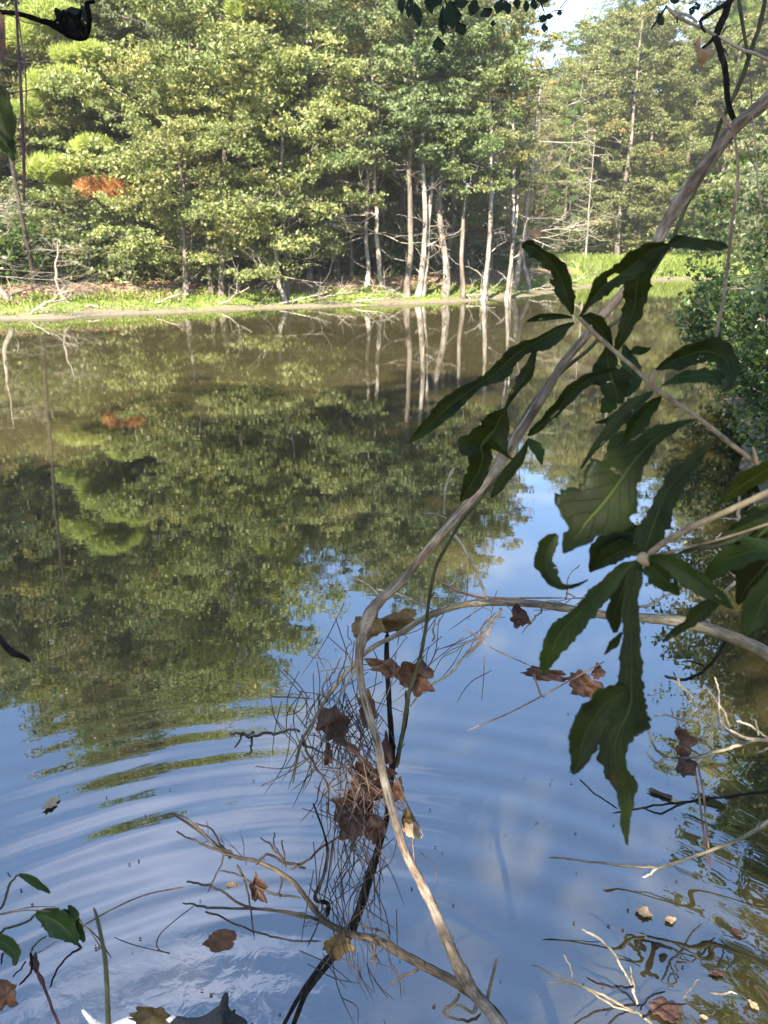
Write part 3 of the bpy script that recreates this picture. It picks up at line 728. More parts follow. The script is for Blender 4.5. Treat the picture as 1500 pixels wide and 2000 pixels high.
def near_bush(seed, x, y, hgt, rad, n, ls, label, mat='shrub_leaf', lean=(0, 0), tone=0.4, z=None):
    """thicket of stems whose sprays hang towards the water; leaves of true size"""
    g = np.random.RandomState(seed); tb, cb = MB(), MB()
    z0 = gz(x, y) if z is None else z
    for i in range(17):
        az = i * 2.4; L = g.uniform(0.4, 1.0)
        en = np.array([math.cos(az) * rad * L + lean[0], math.sin(az) * rad * L + lean[1], hgt * g.uniform(0.25, 1.0)])
        bp_ = wiggle([math.cos(az) * 0.1, math.sin(az) * 0.1, -0.1], en, 11, 0.09, g, sag=0.16)
        tb.tube(bp_, np.linspace(0.016, 0.003, 11), 5)
        bt = np.clip(tone + g.normal(0, 0.16), 0, 1)
        for c in range(9):
            v = g.uniform(0.2, 1.0); j = int(v * 10)
            q = bp_[j] + g.normal(0, 0.15, 3) * rad
            q[2] = max(q[2], 0.06 - z0 + 0.1)
            tb.tube(np.array([bp_[j], (bp_[j] + q) / 2 + g.normal(0, 0.03, 3), q]), [0.004, 0.003, 0.002], 3)
            scatter_clump(cb, q, g.uniform(0.18, 0.36) * rad, n, ls, g, bt, up=0.6, flat=0.8)
    root = empty('bush', (x, y, z0), label, 'bush', 'bushes along the right bank')
    tb.build('stems', M['grey_bark'], root); cb.build('foliage', M[mat], root, False)
    return root
near_bush(31, 4.4, 7.3, 3.4, 1.25, 110, 0.030, 'dense bush of small leaves hanging over the water right of the leaf spray', lean=(-0.35, 0))
near_bush(32, 3.0, 4.5, 2.4, 0.85, 100, 0.022, 'dark bush over the shaded water by the right edge', lean=(-0.3, 0))
near_bush(33, 6.6, 11.5, 3.2, 1.5, 120, 0.036, 'sunlit bush on the right bank below the meadow', 'leaf_green', lean=(-0.4, 0))
near_bush(34, 9.6, 17.5, 3.6, 1.9, 120, 0.048, 'yellow green bush on the right bank farther off', 'leaf_autumn', lean=(-0.4, 0))
near_bush(35, 4.95, 8.4, 4.4, 1.2, 100, 0.032, 'tall bush with reddish leaves behind the hanging needles', 'leaf_autumn', lean=(-0.3, 0), tone=0.5)
near_bush(39, 3.35, 5.9, 1.5, 0.8, 90, 0.024, 'low bush hiding the muddy edge between the two dark bushes', lean=(-0.25, 0))
near_bush(40, 4.5, 9.2, 1.6, 1.0, 100, 0.03, 'low spreading bush over the water behind the dense one', lean=(-0.35, 0))
near_bush(36, 2.35, 2.9, 1.3, 0.6, 70, 0.018, 'low dark bush at the edge of the shallow water on the right', lean=(-0.2, 0))
near_bush(37, 12.9, 24.0, 4.6, 2.3, 130, 0.055, 'round bush on the right bank next to the meadow', 'leaf_green', lean=(-0.8, 0))
near_bush(38, 5.8, 9.9, 6.0, 1.4, 110, 0.036, 'tall bush of light green leaves by the right bank', 'leaf_green', lean=(-0.3, 0))

# ------------------------------------------------------------------ foreground materials
def leaf_mat(name, base, light, vein, trans=0.30, rough=0.33):
    m, n, l, out = mat_new(name)
    u = n.new('ShaderNodeAttribute'); u.attribute_name = 'lu'
    v = n.new('ShaderNodeAttribute'); v.attribute_name = 'lv'
    t = n.new('ShaderNodeTexCoord')
    nz = n.new('ShaderNodeTexNoise'); nz.inputs['Scale'].default_value = 45; nz.inputs['Detail'].default_value = 6; l.new(t.outputs['Object'], nz.inputs['Vector'])
    r = ramp(n, [(0.35, base), (0.65, light)]); l.new(nz.outputs['Fac'], r.inputs[0])
    au = math_node(n, l, 'ABSOLUTE', u.outputs['Fac'])
    mid = n.new('ShaderNodeMapRange'); mid.inputs['From Min'].default_value = 0.09; mid.inputs['From Max'].default_value = 0.02; l.new(au, mid.inputs['Value'])
    sv = math_node(n, l, 'FRACT', math_node(n, l, 'SUBTRACT', math_node(n, l, 'MULTIPLY', v.outputs['Fac'], 11), math_node(n, l, 'MULTIPLY', au, 2.2)))
    sv = math_node(n, l, 'ABSOLUTE', math_node(n, l, 'SUBTRACT', sv, 0.5))
    side = n.new('ShaderNodeMapRange'); side.inputs['From Min'].default_value = 0.05; side.inputs['From Max'].default_value = 0.0; side.inputs['To Max'].default_value = 0.4; l.new(sv, side.inputs['Value'])
    vf = math_node(n, l, 'MAXIMUM', mid.outputs[0], side.outputs[0])
    mx = n.new('ShaderNodeMixRGB'); l.new(vf, mx.inputs[0]); l.new(r.outputs[0], mx.inputs[1]); mx.inputs[2].default_value = (*vein, 1)
    b = n.new('ShaderNodeBsdfPrincipled'); b.inputs['Roughness'].default_value = rough + 0.1; b.inputs['Specular IOR Level'].default_value = 0.22
    vs = n.new('ShaderNodeTexNoise'); vs.inputs['Scale'].default_value = 28; vs.inputs['Detail'].default_value = 5; l.new(t.outputs['Object'], vs.inputs['Vector'])
    vr_ = ramp(n, [(0.72, (0, 0, 0)), (0.76, (1, 1, 1))]); l.new(vs.outputs['Fac'], vr_.inputs[0])
    sp_ = n.new('ShaderNodeMixRGB'); l.new(vr_.outputs[0], sp_.inputs[0]); l.new(mx.outputs[0], sp_.inputs[1]); sp_.inputs[2].default_value = (0.09, 0.05, 0.015, 1); mx = sp_
    l.new(mx.outputs[0], b.inputs['Base Color'])
    bp = n.new('ShaderNodeBump'); bp.inputs['Distance'].default_value = 0.0012
    l.new(math_node(n, l, 'SUBTRACT', math_node(n, l, 'MULTIPLY', nz.outputs['Fac'], 0.6), vf), bp.inputs['Height']); l.new(bp.outputs[0], b.inputs['Normal'])
    tr = n.new('ShaderNodeBsdfTranslucent'); h = n.new('ShaderNodeMixRGB'); h.blend_type = 'MULTIPLY'; h.inputs[0].default_value = 1; h.inputs[2].default_value = (1.8, 2.3, 0.5, 1)
    l.new(mx.outputs[0], h.inputs[1]); l.new(h.outputs[0], tr.inputs[0])
    ms = n.new('ShaderNodeMixShader'); ms.inputs[0].default_value = trans
    l.new(b.outputs[0], ms.inputs[1]); l.new(tr.outputs[0], ms.inputs[2]); l.new(ms.outputs[0], out.inputs[0])
    return m
M['oak_leaf'] = leaf_mat('glossy_oak_leaf', (0.016, 0.025, 0.003), (0.036, 0.052, 0.006), (0.095, 0.12, 0.03), 0.48)
M['oak_leaf_light'] = leaf_mat('pale_backlit_oak_leaf', (0.022, 0.044, 0.006), (0.045, 0.075, 0.012), (0.11, 0.14, 0.04), 0.45)  # pale oak leaf; backlight put into its colour, also used for truly lighter leaves
M['shade_leaf'] = leaf_mat('shaded_leaf', (0.006, 0.012, 0.004), (0.012, 0.022, 0.006), (0.02, 0.03, 0.01), 0.12, 0.6)  # leaf copy with the shade of the silhouettes put into its colour
M['briar_leaf'] = leaf_mat('briar_leaf', (0.025, 0.05, 0.012), (0.045, 0.08, 0.02), (0.10, 0.14, 0.05), 0.3, 0.28)

def dead_mat(name, c1, c2, c3):
    m, n, l, out = mat_new(name)
    t = n.new('ShaderNodeTexCoord')
    nz = n.new('ShaderNodeTexNoise'); nz.inputs['Scale'].default_value = 55; nz.inputs['Detail'].default_value = 7; nz.inputs['Roughness'].default_value = 0.7; l.new(t.outputs['Object'], nz.inputs['Vector'])
    r = ramp(n, [(0.3, c1), (0.5, c2), (0.68, c3)]); l.new(nz.outputs['Fac'], r.inputs[0])
    b = n.new('ShaderNodeBsdfPrincipled'); b.inputs['Roughness'].default_value = 0.6; l.new(r.outputs[0], b.inputs['Base Color'])
    bp = n.new('ShaderNodeBump'); bp.inputs['Distance'].default_value = 0.0015; l.new(nz.outputs['Fac'], bp.inputs['Height']); l.new(bp.outputs[0], b.inputs['Normal'])
    tr = n.new('ShaderNodeBsdfTranslucent'); l.new(r.outputs[0], tr.inputs[0])
    ms = n.new('ShaderNodeMixShader'); ms.inputs[0].default_value = 0.3
    l.new(b.outputs[0], ms.inputs[1]); l.new(tr.outputs[0], ms.inputs[2]); l.new(ms.outputs[0], out.inputs[0])
    return m
M['dead_brown'] = dead_mat('dead_leaf_brown', (0.04, 0.017, 0.010), (0.11, 0.047, 0.024), (0.21, 0.10, 0.055))
M['dead_dark'] = dead_mat('dead_leaf_dark', (0.025, 0.011, 0.008), (0.075, 0.032, 0.02), (0.16, 0.075, 0.045))
M['dead_yellow'] = dead_mat('dead_leaf_yellow', (0.06, 0.035, 0.012), (0.14, 0.085, 0.025), (0.24, 0.155, 0.05))
M['dead_tan'] = dead_mat('dead_leaf_tan', (0.30, 0.18, 0.09), (0.48, 0.31, 0.17), (0.60, 0.43, 0.28))
M['stem_bark'] = bark_mat('smooth_pale_bark', (0.05, 0.036, 0.026), (0.23, 0.175, 0.13), (0.46, 0.39, 0.31), (4, 4, 34), 0.002, 0.75, 1.0, 0.2, True)
M['branch_bark'] = bark_mat('mottled_branch_bark', (0.07, 0.055, 0.035), (0.19, 0.155, 0.10), (0.36, 0.31, 0.22), (6, 6, 45), 0.001, 0.75, 0.7, 0.2, True)
M['brown_bark'] = bark_mat('brown_branch_bark', (0.025, 0.018, 0.013), (0.075, 0.056, 0.04), (0.16, 0.125, 0.09), (6, 6, 45), 0.001, 0.75, 0.6, 0.15, True)
M['shadow_wood'] = bark_mat('shadow_black_wood', (0.001, 0.001, 0.001), (0.004, 0.0035, 0.003), (0.008, 0.007, 0.006), (60, 60, 30), 0.002, 0.95, 0.5, 0.02)  # wood in shadow: the shade is put into a near-black colour
M['dark_bark'] = bark_mat('near_black_bark', (0.005, 0.004, 0.0035), (0.014, 0.011, 0.009), (0.04, 0.033, 0.028), (60, 60, 30), 0.001, 0.8, 0.5, 0.06)  # very dark bark for the dark stems and twigs
M['pale_twig'] = bark_mat('bleached_twig', (0.16, 0.12, 0.08), (0.36, 0.29, 0.21), (0.52, 0.45, 0.35), (80, 80, 80), 0.0005, 0.7, 0.9)
M['green_stem'] = bark_mat('green_vine', (0.022, 0.024, 0.010), (0.05, 0.052, 0.022), (0.10, 0.10, 0.05), (50, 50, 20), 0.0004, 0.5, 0.6)
M['needle'] = bark_mat('dry_pine_needle', (0.08, 0.048, 0.035), (0.20, 0.125, 0.09), (0.40, 0.28, 0.21), (30, 30, 30), 0.0002, 0.5, 0.8)
M['dark_needle'] = bark_mat('old_pine_needle', (0.022, 0.016, 0.013), (0.055, 0.038, 0.030), (0.13, 0.095, 0.075), (30, 30, 30), 0.0002, 0.6, 0.6)
M['red_cane'] = bark_mat('purple_cane', (0.05, 0.02, 0.025), (0.10, 0.04, 0.045), (0.16, 0.08, 0.08), (40, 40, 40), 0.0003, 0.5, 0.5)
M['petiole'] = bark_mat('leaf_twig', (0.12, 0.08, 0.05), (0.24, 0.18, 0.11), (0.34, 0.27, 0.17), (80, 80, 60), 0.0004, 0.6, 0.5)
M['web'] = None
def web_mat():
    m, n, l, out = mat_new('spider_silk')
    b = n.new('ShaderNodeBsdfPrincipled'); b.inputs['Base Color'].default_value = (0.7, 0.7, 0.72, 1); b.inputs['Roughness'].default_value = 0.4
    b.inputs['Alpha'].default_value = 0.22
    l.new(b.outputs[0], out.inputs[0]); return m
M['web'] = web_mat()

# pixel paths: list of (px, py, width in px); depth from d0 to d1 along the path
def ppath(mb, pts, d0, d1=None, n=6, seg=6, jit=0.0, rough=0.0, seed=0, close=True, ext=0.0, edir=None):
    d1 = d0 if d1 is None else d1
    p = np.array(pts, float); q = catmull(p, n)
    L = np.concatenate([[0], np.cumsum(np.hypot(*np.diff(q[:, :2], axis=0).T))]); t = L / L[-1]
    d = d0 + (d1 - d0) * t
    W = np.array([P(a, b_, c) for (a, b_, _), c in zip(q, d)])
    r = np.maximum(q[:, 2] / 2 / FPX * d, 0.0004 if q[0, 2] >= 1 else 0.00016)
    if jit:
        g = np.random.RandomState(seed); k = np.cumsum(g.normal(0, jit, (len(W), 3)), 0); k -= t[:, None] * k[-1]; W = W + k
    if close: r[-1] *= 0.3
    W0 = W
    if ext:      # the stem goes on outside the frame
        tg = W[0] - W[3]; tg = tg / np.linalg.norm(tg)
        ed = tg if edir is None else np.array(edir, float) / np.linalg.norm(edir)
        k = np.linspace(0, 1, 13)[1:, None]; E = W[0] + ext * (tg * (k - k * k / 2) + ed * k * k / 2)
        W = np.vstack([E[::-1], W]); r = np.concatenate([np.linspace(r[0] * 1.25, r[0], 12), r])
    mb.tube(W, r, seg, rough=rough, seed=seed)
    return W0

def ppart(name, mat, pts, d0, d1=None, parent=None, **k):
    mb = MB(); ppath(mb, pts, d0, d1, **k); return mb.build(name, M[mat], parent)

def side_twigs(mb, W, r0, n, g, L=(0.02, 0.07), depth=1, t0=0.1, t1=1.0):
    for i in range(n):
        k = int(len(W) * g.uniform(t0, t1) * 0.999)
        k = min(k, len(W) - 2); d = W[k + 1] - W[k]; d /= np.linalg.norm(d) + 1e-9
        s = np.cross(d, g.normal(0, 1, 3)); s /= np.linalg.norm(s)
        dd = d * g.uniform(0.2, 1.0) + s
        dd = dd / np.linalg.norm(dd); l_ = g.uniform(*L); e1 = W[k] + dd * l_ * 0.5; e2 = e1 + (dd + g.normal(0, 0.25, 3)) * l_ * 0.5
        mb.tube(np.array([W[k], e1, e2]), [r0 * 1.4, r0, r0 * 0.6], 5)
        if depth: mb.tube(np.array([e1, e1 + (dd + g.normal(0, 0.6, 3)) * l_ * 0.4]), [r0, r0 * 0.5], 4)

def thing_at(name, W0, label, cat, group=None):
    return empty(name, tuple(W0), label, cat, group)
def parent_keep(root, *objs):
    bpy.context.view_layer.update()
    for o in objs:
        o.parent = root; o.matrix_parent_inverse = root.matrix_world.inverted()

# ---- arched bare stem (grows from the bank below the frame, bends, and runs to the upper right)
stem_pts = [(1590, 70, 36), (1500, 192, 35), (1440, 244, 34), (1395, 300, 34), (1345, 370, 36), (1322, 402, 37), (1300, 440, 32), (1272, 494, 28), (1235, 548, 25), (1190, 602, 22), (1150, 650, 20), (1100, 710, 20), (1065, 765, 23), (1035, 815, 23),
 (1012, 850, 25), (1000, 870, 22), (965, 922, 20), (925, 972, 20), (880, 1022, 20), (830, 1080, 19), (785, 1135, 20), (745, 1170, 24), (722, 1200, 30), (708, 1242, 26), (701, 1290, 19), (707, 1345, 18), (722, 1400, 18), (738, 1455, 18), (750, 1520, 19),
 (768, 1590, 20), (790, 1660, 20), (820, 1720, 22), (845, 1770, 23), (870, 1830, 25), (890, 1875, 28), (905, 1905, 36), (922, 1935, 30), (950, 1968, 28), (985, 2012, 30), (1030, 2070, 32), (1080, 2170, 36)]
stem_pts = [(a, b_, w * (0.72 if b_ < 600 else 0.84)) for a, b_, w in stem_pts]
mb = MB(); W = ppath(mb, stem_pts, 1.02, 1.45, n=7, seg=14, rough=0.05, seed=3, close=False, ext=1.9, edir=(1, -0.1, 0.9))
end = W[-1]; mb.tube(catmull([end, end + [0.03, -0.06, -0.16], [end[0] + 0.05, end[1] - 0.15, 0.02]], 6), np.linspace(0.018, 0.022, 13), 12)
stem = thing_at('fallen_sapling', (end[0], end[1], 0.02), 'long smooth pale stem rising from the water edge, bending and leaning to the upper right', 'stem')
o = mb.build('main_stem', M['stem_bark']); parent_keep(stem, o)
g = np.random.RandomState(8)
for pts, d0, d1 in [([(868, 1005, 6), (869, 960, 5), (880, 925, 5), (889, 912, 4)], 1.37, 1.36), ([(872, 1012, 4), (850, 1004, 4), (828, 1003, 3)], 1.37, 1.36), ([(880, 1040, 7), (900, 1060, 6), (918, 1095, 5), (938, 1135, 5), (952, 1172, 6)], 1.36, 1.36),
                    ([(742, 1165, 5), (728, 1150, 4), (712, 1138, 3), (690, 1128, 3)], 1.4, 1.42), ([(701, 1290, 6), (688, 1318, 5), (668, 1352, 4), (655, 1376, 3)], 1.42, 1.42),
                    ([(950, 1960, 8), (960, 1915, 7), (966, 1890, 6), (970, 1872, 5)], 1.43, 1.42), ([(945, 1945, 9), (932, 1962, 9), (922, 1978, 7), (895, 1962, 5), (870, 1980, 4)], 1.43, 1.44)]:
    parent_keep(stem, ppart('twig', 'pale_twig' if pts[0][1] < 1200 else 'branch_bark', pts, d0, d1, seg=6))

# ---- green vine winding along the stem
vine = MB()
vW = ppath(vine, [(1500, -30, 9), (1485, 45, 9), (1475, 75, 8), (1463, 112, 9), (1450, 150, 10), (1425, 205, 9), (1405, 245, 9), (1392, 290, 9), (1376, 330, 9), (1358, 370, 9), (1340, 402, 9), (1325, 440, 9), (1306, 480, 8), (1262, 550, 8), (1215, 617, 8), (1185, 642, 8), (1150, 682, 8),
 (1120, 706, 8), (1080, 742, 8), (1046, 780, 9), (1020, 820, 9), (1003, 850, 8), (975, 900, 7), (940, 972, 7), (905, 1012, 7), (876, 1060, 7), (850, 1110, 7), (838, 1171, 7), (830, 1237, 7), (818, 1295, 8), (800, 1350, 8), (793, 1386, 8), (785, 1440, 7), (776, 1500, 6)], 1.05, 1.46, n=6, seg=8, rough=0.06, seed=2)
vr = thing_at('green_vine', vW[-1], 'thin green vine twined beside the long pale stem', 'vine')
parent_keep(vr, vine.build('runner', M['green_stem']))
parent_keep(vr, ppart('runner', 'green_stem', [(1440, -20, 7), (1450, 45, 7), (1456, 80, 6), (1462, 115, 7)], 1.06, 1.08))
for (a, b_) in [(1463, 112), (1150, 682), (1047, 778), (905, 1012), (838, 1171), (818, 1295)]:
    parent_keep(vr, ppart('thorn', 'green_stem', [(a, b_, 6), (a + 7, b_ - 9, 4), (a + 12, b_ - 16, 1.5)], 1.2 if b_ < 900 else 1.38))

# ---- pale branch crossing to the right edge
br_pts = [(1560, 1310, 26), (1500, 1277, 26), (1460, 1257, 25), (1400, 1233, 24), (1360, 1222, 22), (1330, 1214, 22), (1270, 1208, 19), (1200, 1204, 17), (1120, 1190, 16), (1050, 1180, 15), (1000, 1177, 15), (950, 1176, 14), (905, 1181, 13), (870, 1191, 12), (845, 1200, 14), (815, 1215, 12), (790, 1232, 13), (770, 1243, 10), (735, 1260, 9), (712, 1277, 9), (680, 1310, 8), (650, 1347, 8), (625, 1385, 7), (605, 1420, 7), (590, 1445, 7), (580, 1482, 6), (572, 1530, 4)]
mb = MB(); W = ppath(mb, br_pts, 1.36, 1.50, n=6, seg=10, rough=0.05, seed=5, ext=1.0, edir=(1, 0.1, -0.7))
side_twigs(mb, W, 0.0010, 12, np.random.RandomState(3), (0.02, 0.05), 0, 0.3, 1.0)
bb = thing_at('bare_branch', W[0], 'crooked pale branch arching in from the right edge over the water', 'branch')
parent_keep(bb, mb.build('main_branch', M['branch_bark']))
for pts in [[(845, 1192, 4), (780, 1168, 4), (735, 1150, 3)], [(822, 1180, 5), (824, 1160, 4), (822, 1150, 3)], [(848, 1250, 5), (850, 1225, 4), (851, 1210, 4)],
            [(980, 1186, 5), (955, 1225, 5), (920, 1258, 5), (880, 1308, 4), (830, 1352, 4), (780, 1398, 3)], [(982, 1186, 3), (945, 1240, 4), (905, 1290, 3), (870, 1325, 3)],
            [(955, 1240, 4), (930, 1258, 3), (890, 1275, 3), (866, 1282, 2)], [(583, 1428, 6), (550, 1426, 5), (525, 1428, 6), (492, 1434, 6), (470, 1433, 5), (448, 1428, 4)], [(492, 1434, 5), (475, 1445, 4), (458, 1460, 4)], [(488, 1436, 5), (483, 1455, 4), (480, 1473, 4)],
            [(640, 1370, 5), (635, 1340, 3), (655, 1318, 3), (668, 1283, 2)], [(660, 1340, 4), (672, 1300, 3), (688, 1260, 2), (676, 1220, 2)], [(905, 1181, 4), (912, 1150, 3), (912, 1120, 2)],
            [(1062, 1190, 4), (1056, 1210, 4), (1035, 1225, 3), (1018, 1238, 3)], [(595, 1440, 5), (612, 1480, 5), (640, 1540, 4), (640, 1600, 3)], [(590, 1450, 5), (640, 1470, 4), (690, 1515, 4)]]:
    parent_keep(bb, ppart('twig', 'pale_twig' if pts[0][0] > 700 else 'dark_needle', pts, 1.45, 1.47, seg=5, jit=0.002, seed=int(pts[0][0])))

# ---- dark double stem that stands in the water under the tangle
dk = thing_at('dark_stem', P(555, 2010, 1.6), 'thin dark upright stem holding the tangle of dead leaves', 'stem')
for pts, d0, d1 in [([(560, 2040, 9), (595, 1947, 10), (640, 1885, 11), (668, 1850, 12), (690, 1815, 13), (708, 1765, 14), (722, 1718, 14), (738, 1660, 13), (755, 1600, 12), (764, 1523, 12), (766, 1460, 12), (762, 1400, 11), (758, 1340, 10), (755, 1275, 10), (757, 1235, 7)], 1.62, 1.5),
                    ([(540, 2030, 8), (585, 1945, 8), (630, 1880, 8), (655, 1855, 7)], 1.60, 1.6), ([(797, 1350, 11), (793, 1400, 9), (785, 1440, 9), (772, 1500, 8)], 1.5, 1.5),
                    ([(745, 1640, 8), (720, 1700, 9), (700, 1770, 8), (680, 1815, 7)], 1.53, 1.56), ([(612, 1570, 4), (632, 1625, 4), (640, 1665, 6), (632, 1710, 6), (615, 1755, 7), (640, 1765, 9), (638, 1792, 9)], 1.55, 1.56)]:
    parent_keep(dk, ppart('stem', 'dark_bark', pts, d0, d1, seg=8, rough=0.08, seed=int(pts[0][0])))

# ---- low forked branch bottom left of the long stem
lb = thing_at('forked_branch', P(985, 2030, 1.46), 'low twiggy brown branch reaching left from the foot of the long stem', 'branch')
mb = MB()
W = ppath(mb, [(990, 2010, 16), (955, 1965, 20), (915, 1935, 20), (880, 1913, 19), (830, 1888, 18), (780, 1860, 17), (735, 1836, 16), (700, 1828, 14), (650, 1810, 13), (625, 1790, 12), (600, 1757, 10), (575, 1725, 9), (540, 1700, 9), (500, 1682, 8), (465, 1675, 7), (435, 1661, 7), (400, 1632, 6), (370, 1610, 5), (338, 1590, 4)], 1.45, 1.70, n=6, seg=9, rough=0.06, seed=9)
side_twigs(mb, W, 0.0007, 12, np.random.RandomState(13), (0.02, 0.06), 1, 0.45, 1.0)
parent_keep(lb, mb.build('main_branch', M['brown_bark']))
for pts in [[(343, 1625, 4), (372, 1640, 4), (400, 1650, 5), (440, 1668, 6), (485, 1682, 6)], [(330, 1588, 3), (365, 1600, 4), (392, 1628, 5), (415, 1650, 6), (455, 1666, 6)],
            [(365, 1720, 4), (400, 1728, 5), (430, 1742, 5), (470, 1770, 5), (540, 1782, 5), (600, 1792, 6), (650, 1812, 6)], [(358, 1764, 3), (400, 1770, 5), (440, 1767, 5), (520, 1775, 5), (600, 1790, 5), (640, 1803, 5)],
            [(400, 1782, 4), (440, 1800, 4), (500, 1822, 4), (560, 1836, 4), (628, 1838, 4)], [(430, 1700, 3), (480, 1716, 4), (540, 1745, 5), (590, 1755, 4)], [(437, 1648, 4), (430, 1690, 3), (405, 1745, 3)], [(462, 1690, 5), (480, 1735, 4), (497, 1836, 3)],
            [(595, 1695, 5), (555, 1690, 6), (520, 1672, 5), (500, 1690, 6)], [(508, 1633, 3), (530, 1650, 4), (545, 1672, 5), (560, 1695, 5)], [(536, 1627, 3), (536, 1645, 3), (545, 1665, 3)], [(552, 1642, 3), (556, 1670, 3), (552, 1690, 3)],
            [(570, 1698, 6), (600, 1680, 5), (632, 1650, 5), (672, 1628, 3)], [(640, 1660, 4), (634, 1700, 5), (620, 1745, 6)], [(548, 1710, 3), (549, 1735, 4), (549, 1755, 3)], [(820, 1888, 7), (795, 1905, 5), (762, 1925, 5)], [(898, 1940, 6), (880, 1962, 6), (868, 1978, 5), (900, 1990, 5), (925, 1995, 6), (940, 1978, 5)],
            [(728, 1838, 5), (729, 1868, 8), (724, 1875, 5)], [(450, 1675, 4), (430, 1650, 4), (408, 1618, 4), (380, 1606, 3)], [(830, 1895, 5), (829, 1880, 4)], [(700, 1800, 4), (745, 1820, 5), (765, 1835, 4), (800, 1868, 3)]]:
    parent_keep(lb, ppart('twig', 'brown_bark', pts, 1.66 if pts[0][0] < 620 else 1.52, 1.58 if pts[0][0] < 620 else 1.5, seg=5, jit=0.0012, seed=int(pts[0][0] + pts[0][1])))

# ------------------------------------------------------------------ leaves
def leaf_surface(stations, d0, d1, fold=0.25, wave=0.10, seed=0, twist=0.0, grow_=1.04):
    """stations: (px, py, left half width, right half width) along the midrib; fold lifts the halves towards the viewer"""
    g = np.random.RandomState(seed)
    q = catmull(np.array(stations, float), 9); n = len(q)
    q[:, 2:] = np.maximum(q[:, 2:] * grow_, 1.2)
    t = np.linspace(0, 1, n)
    tg = np.gradient(q[:, :2], axis=0); tg /= np.linalg.norm(tg, axis=1)[:, None] + 1e-9
    nr = np.stack([tg[:, 1], -tg[:, 0]], 1)
    dx_, dy_ = q[-1, 0] - q[0, 0], q[-1, 1] - q[0, 1]
    if dx_ < 0 and dy_ > -abs(dx_) or dy_ > abs(dx_): nr = -nr
    S = np.linspace(-1, 1, 13)
    jl = 1 + 0.13 * np.convolve(g.normal(0, 1, n + 4), [.3, .5, .3, .2, .1], 'same')[2:-2] + 0.025 * g.normal(0, 1, n); jr = 1 + 0.13 * np.convolve(g.normal(0, 1, n + 4), [.3, .5, .3, .2, .1], 'same')[2:-2] + 0.025 * g.normal(0, 1, n)
    ph = g.uniform(0, 6.28, 3)
    V, UV = [], []
    for i in range(n):
        for s in S:
            w = q[i, 2] * (1 + (jl[i] - 1) * abs(s) ** 3) if s > 0 else q[i, 3] * (1 + (jr[i] - 1) * abs(s) ** 3)
            xy = q[i, :2] + nr[i] * s * w
            wm = w / FPX * (d0 + d1) / 2
            d = d0 + (d1 - d0) * t[i] - fold * wm * abs(s) ** 1.3 + wave * wm * math.sin(t[i] * 9 + ph[0] + s * 2.2) * abs(s) + wave * 0.6 * wm * math.sin(t[i] * 19 + ph[1]) * s * s + twist * wm * s
            V.append(P(xy[0], xy[1], d)); UV.append((s, t[i]))
    m_ = len(S); i = np.arange(n - 1)[:, None] * m_ + np.arange(m_ - 1)[None, :]
    F = np.stack([i, i + 1, i + m_ + 1, i + m_], -1).reshape(-1, 4)
    return np.array(V), F, np.array(UV)

def big_leaf(stations, d0, d1=None, mat='oak_leaf', parent=None, name='leaf', extra=(), **k):
    V, F, UV = leaf_surface(stations, d0, d1 or d0, **k)
    gh = np.random.RandomState(k.get('seed', 0) + 900)
    if len(F) > 400 and name == 'leaf':
        cu = UV[F].mean(1)
        for _ in range(gh.randint(0, 3)):      # insect holes and bites
            c_ = np.array([gh.uniform(-1, 1), gh.uniform(0.3, 0.9)]); rr_ = gh.uniform(0.08, 0.2)
            F = F[~((((cu[:, 0] - c_[0]) / 1.0) ** 2 + ((cu[:, 1] - c_[1]) / 0.28) ** 2)[:len(F)] < rr_ ** 2)]; cu = UV[F].mean(1)
    mb = MB(); mb.add(V, F, 0.5, UV)
    for st, e0, e1 in extra:
        V, F, UV = leaf_surface(st, e0, e1, seed=5); mb.add(V, F, 0.5, UV)
    o = mb.build(name, M[mat])
    sm = o.modifiers.new('thickness', 'SOLIDIFY'); sm.thickness = 0.0004
    if parent is not None: parent_keep(parent, o)
    return o

A = lambda L: [(750 + u / 2, 420 + v / 2, a / 2, b_ / 2) for u, v, a, b_ in L]      # crops of the photograph used while measuring
B3 = lambda L: [(1000 + u / 3, 600 + v / 3, a / 3, b_ / 3) for u, v, a, b_ in L]
C2 = lambda L: [(750 + u / 2, 1050 + v / 2, a / 2, b_ / 2) for u, v, a, b_ in L]

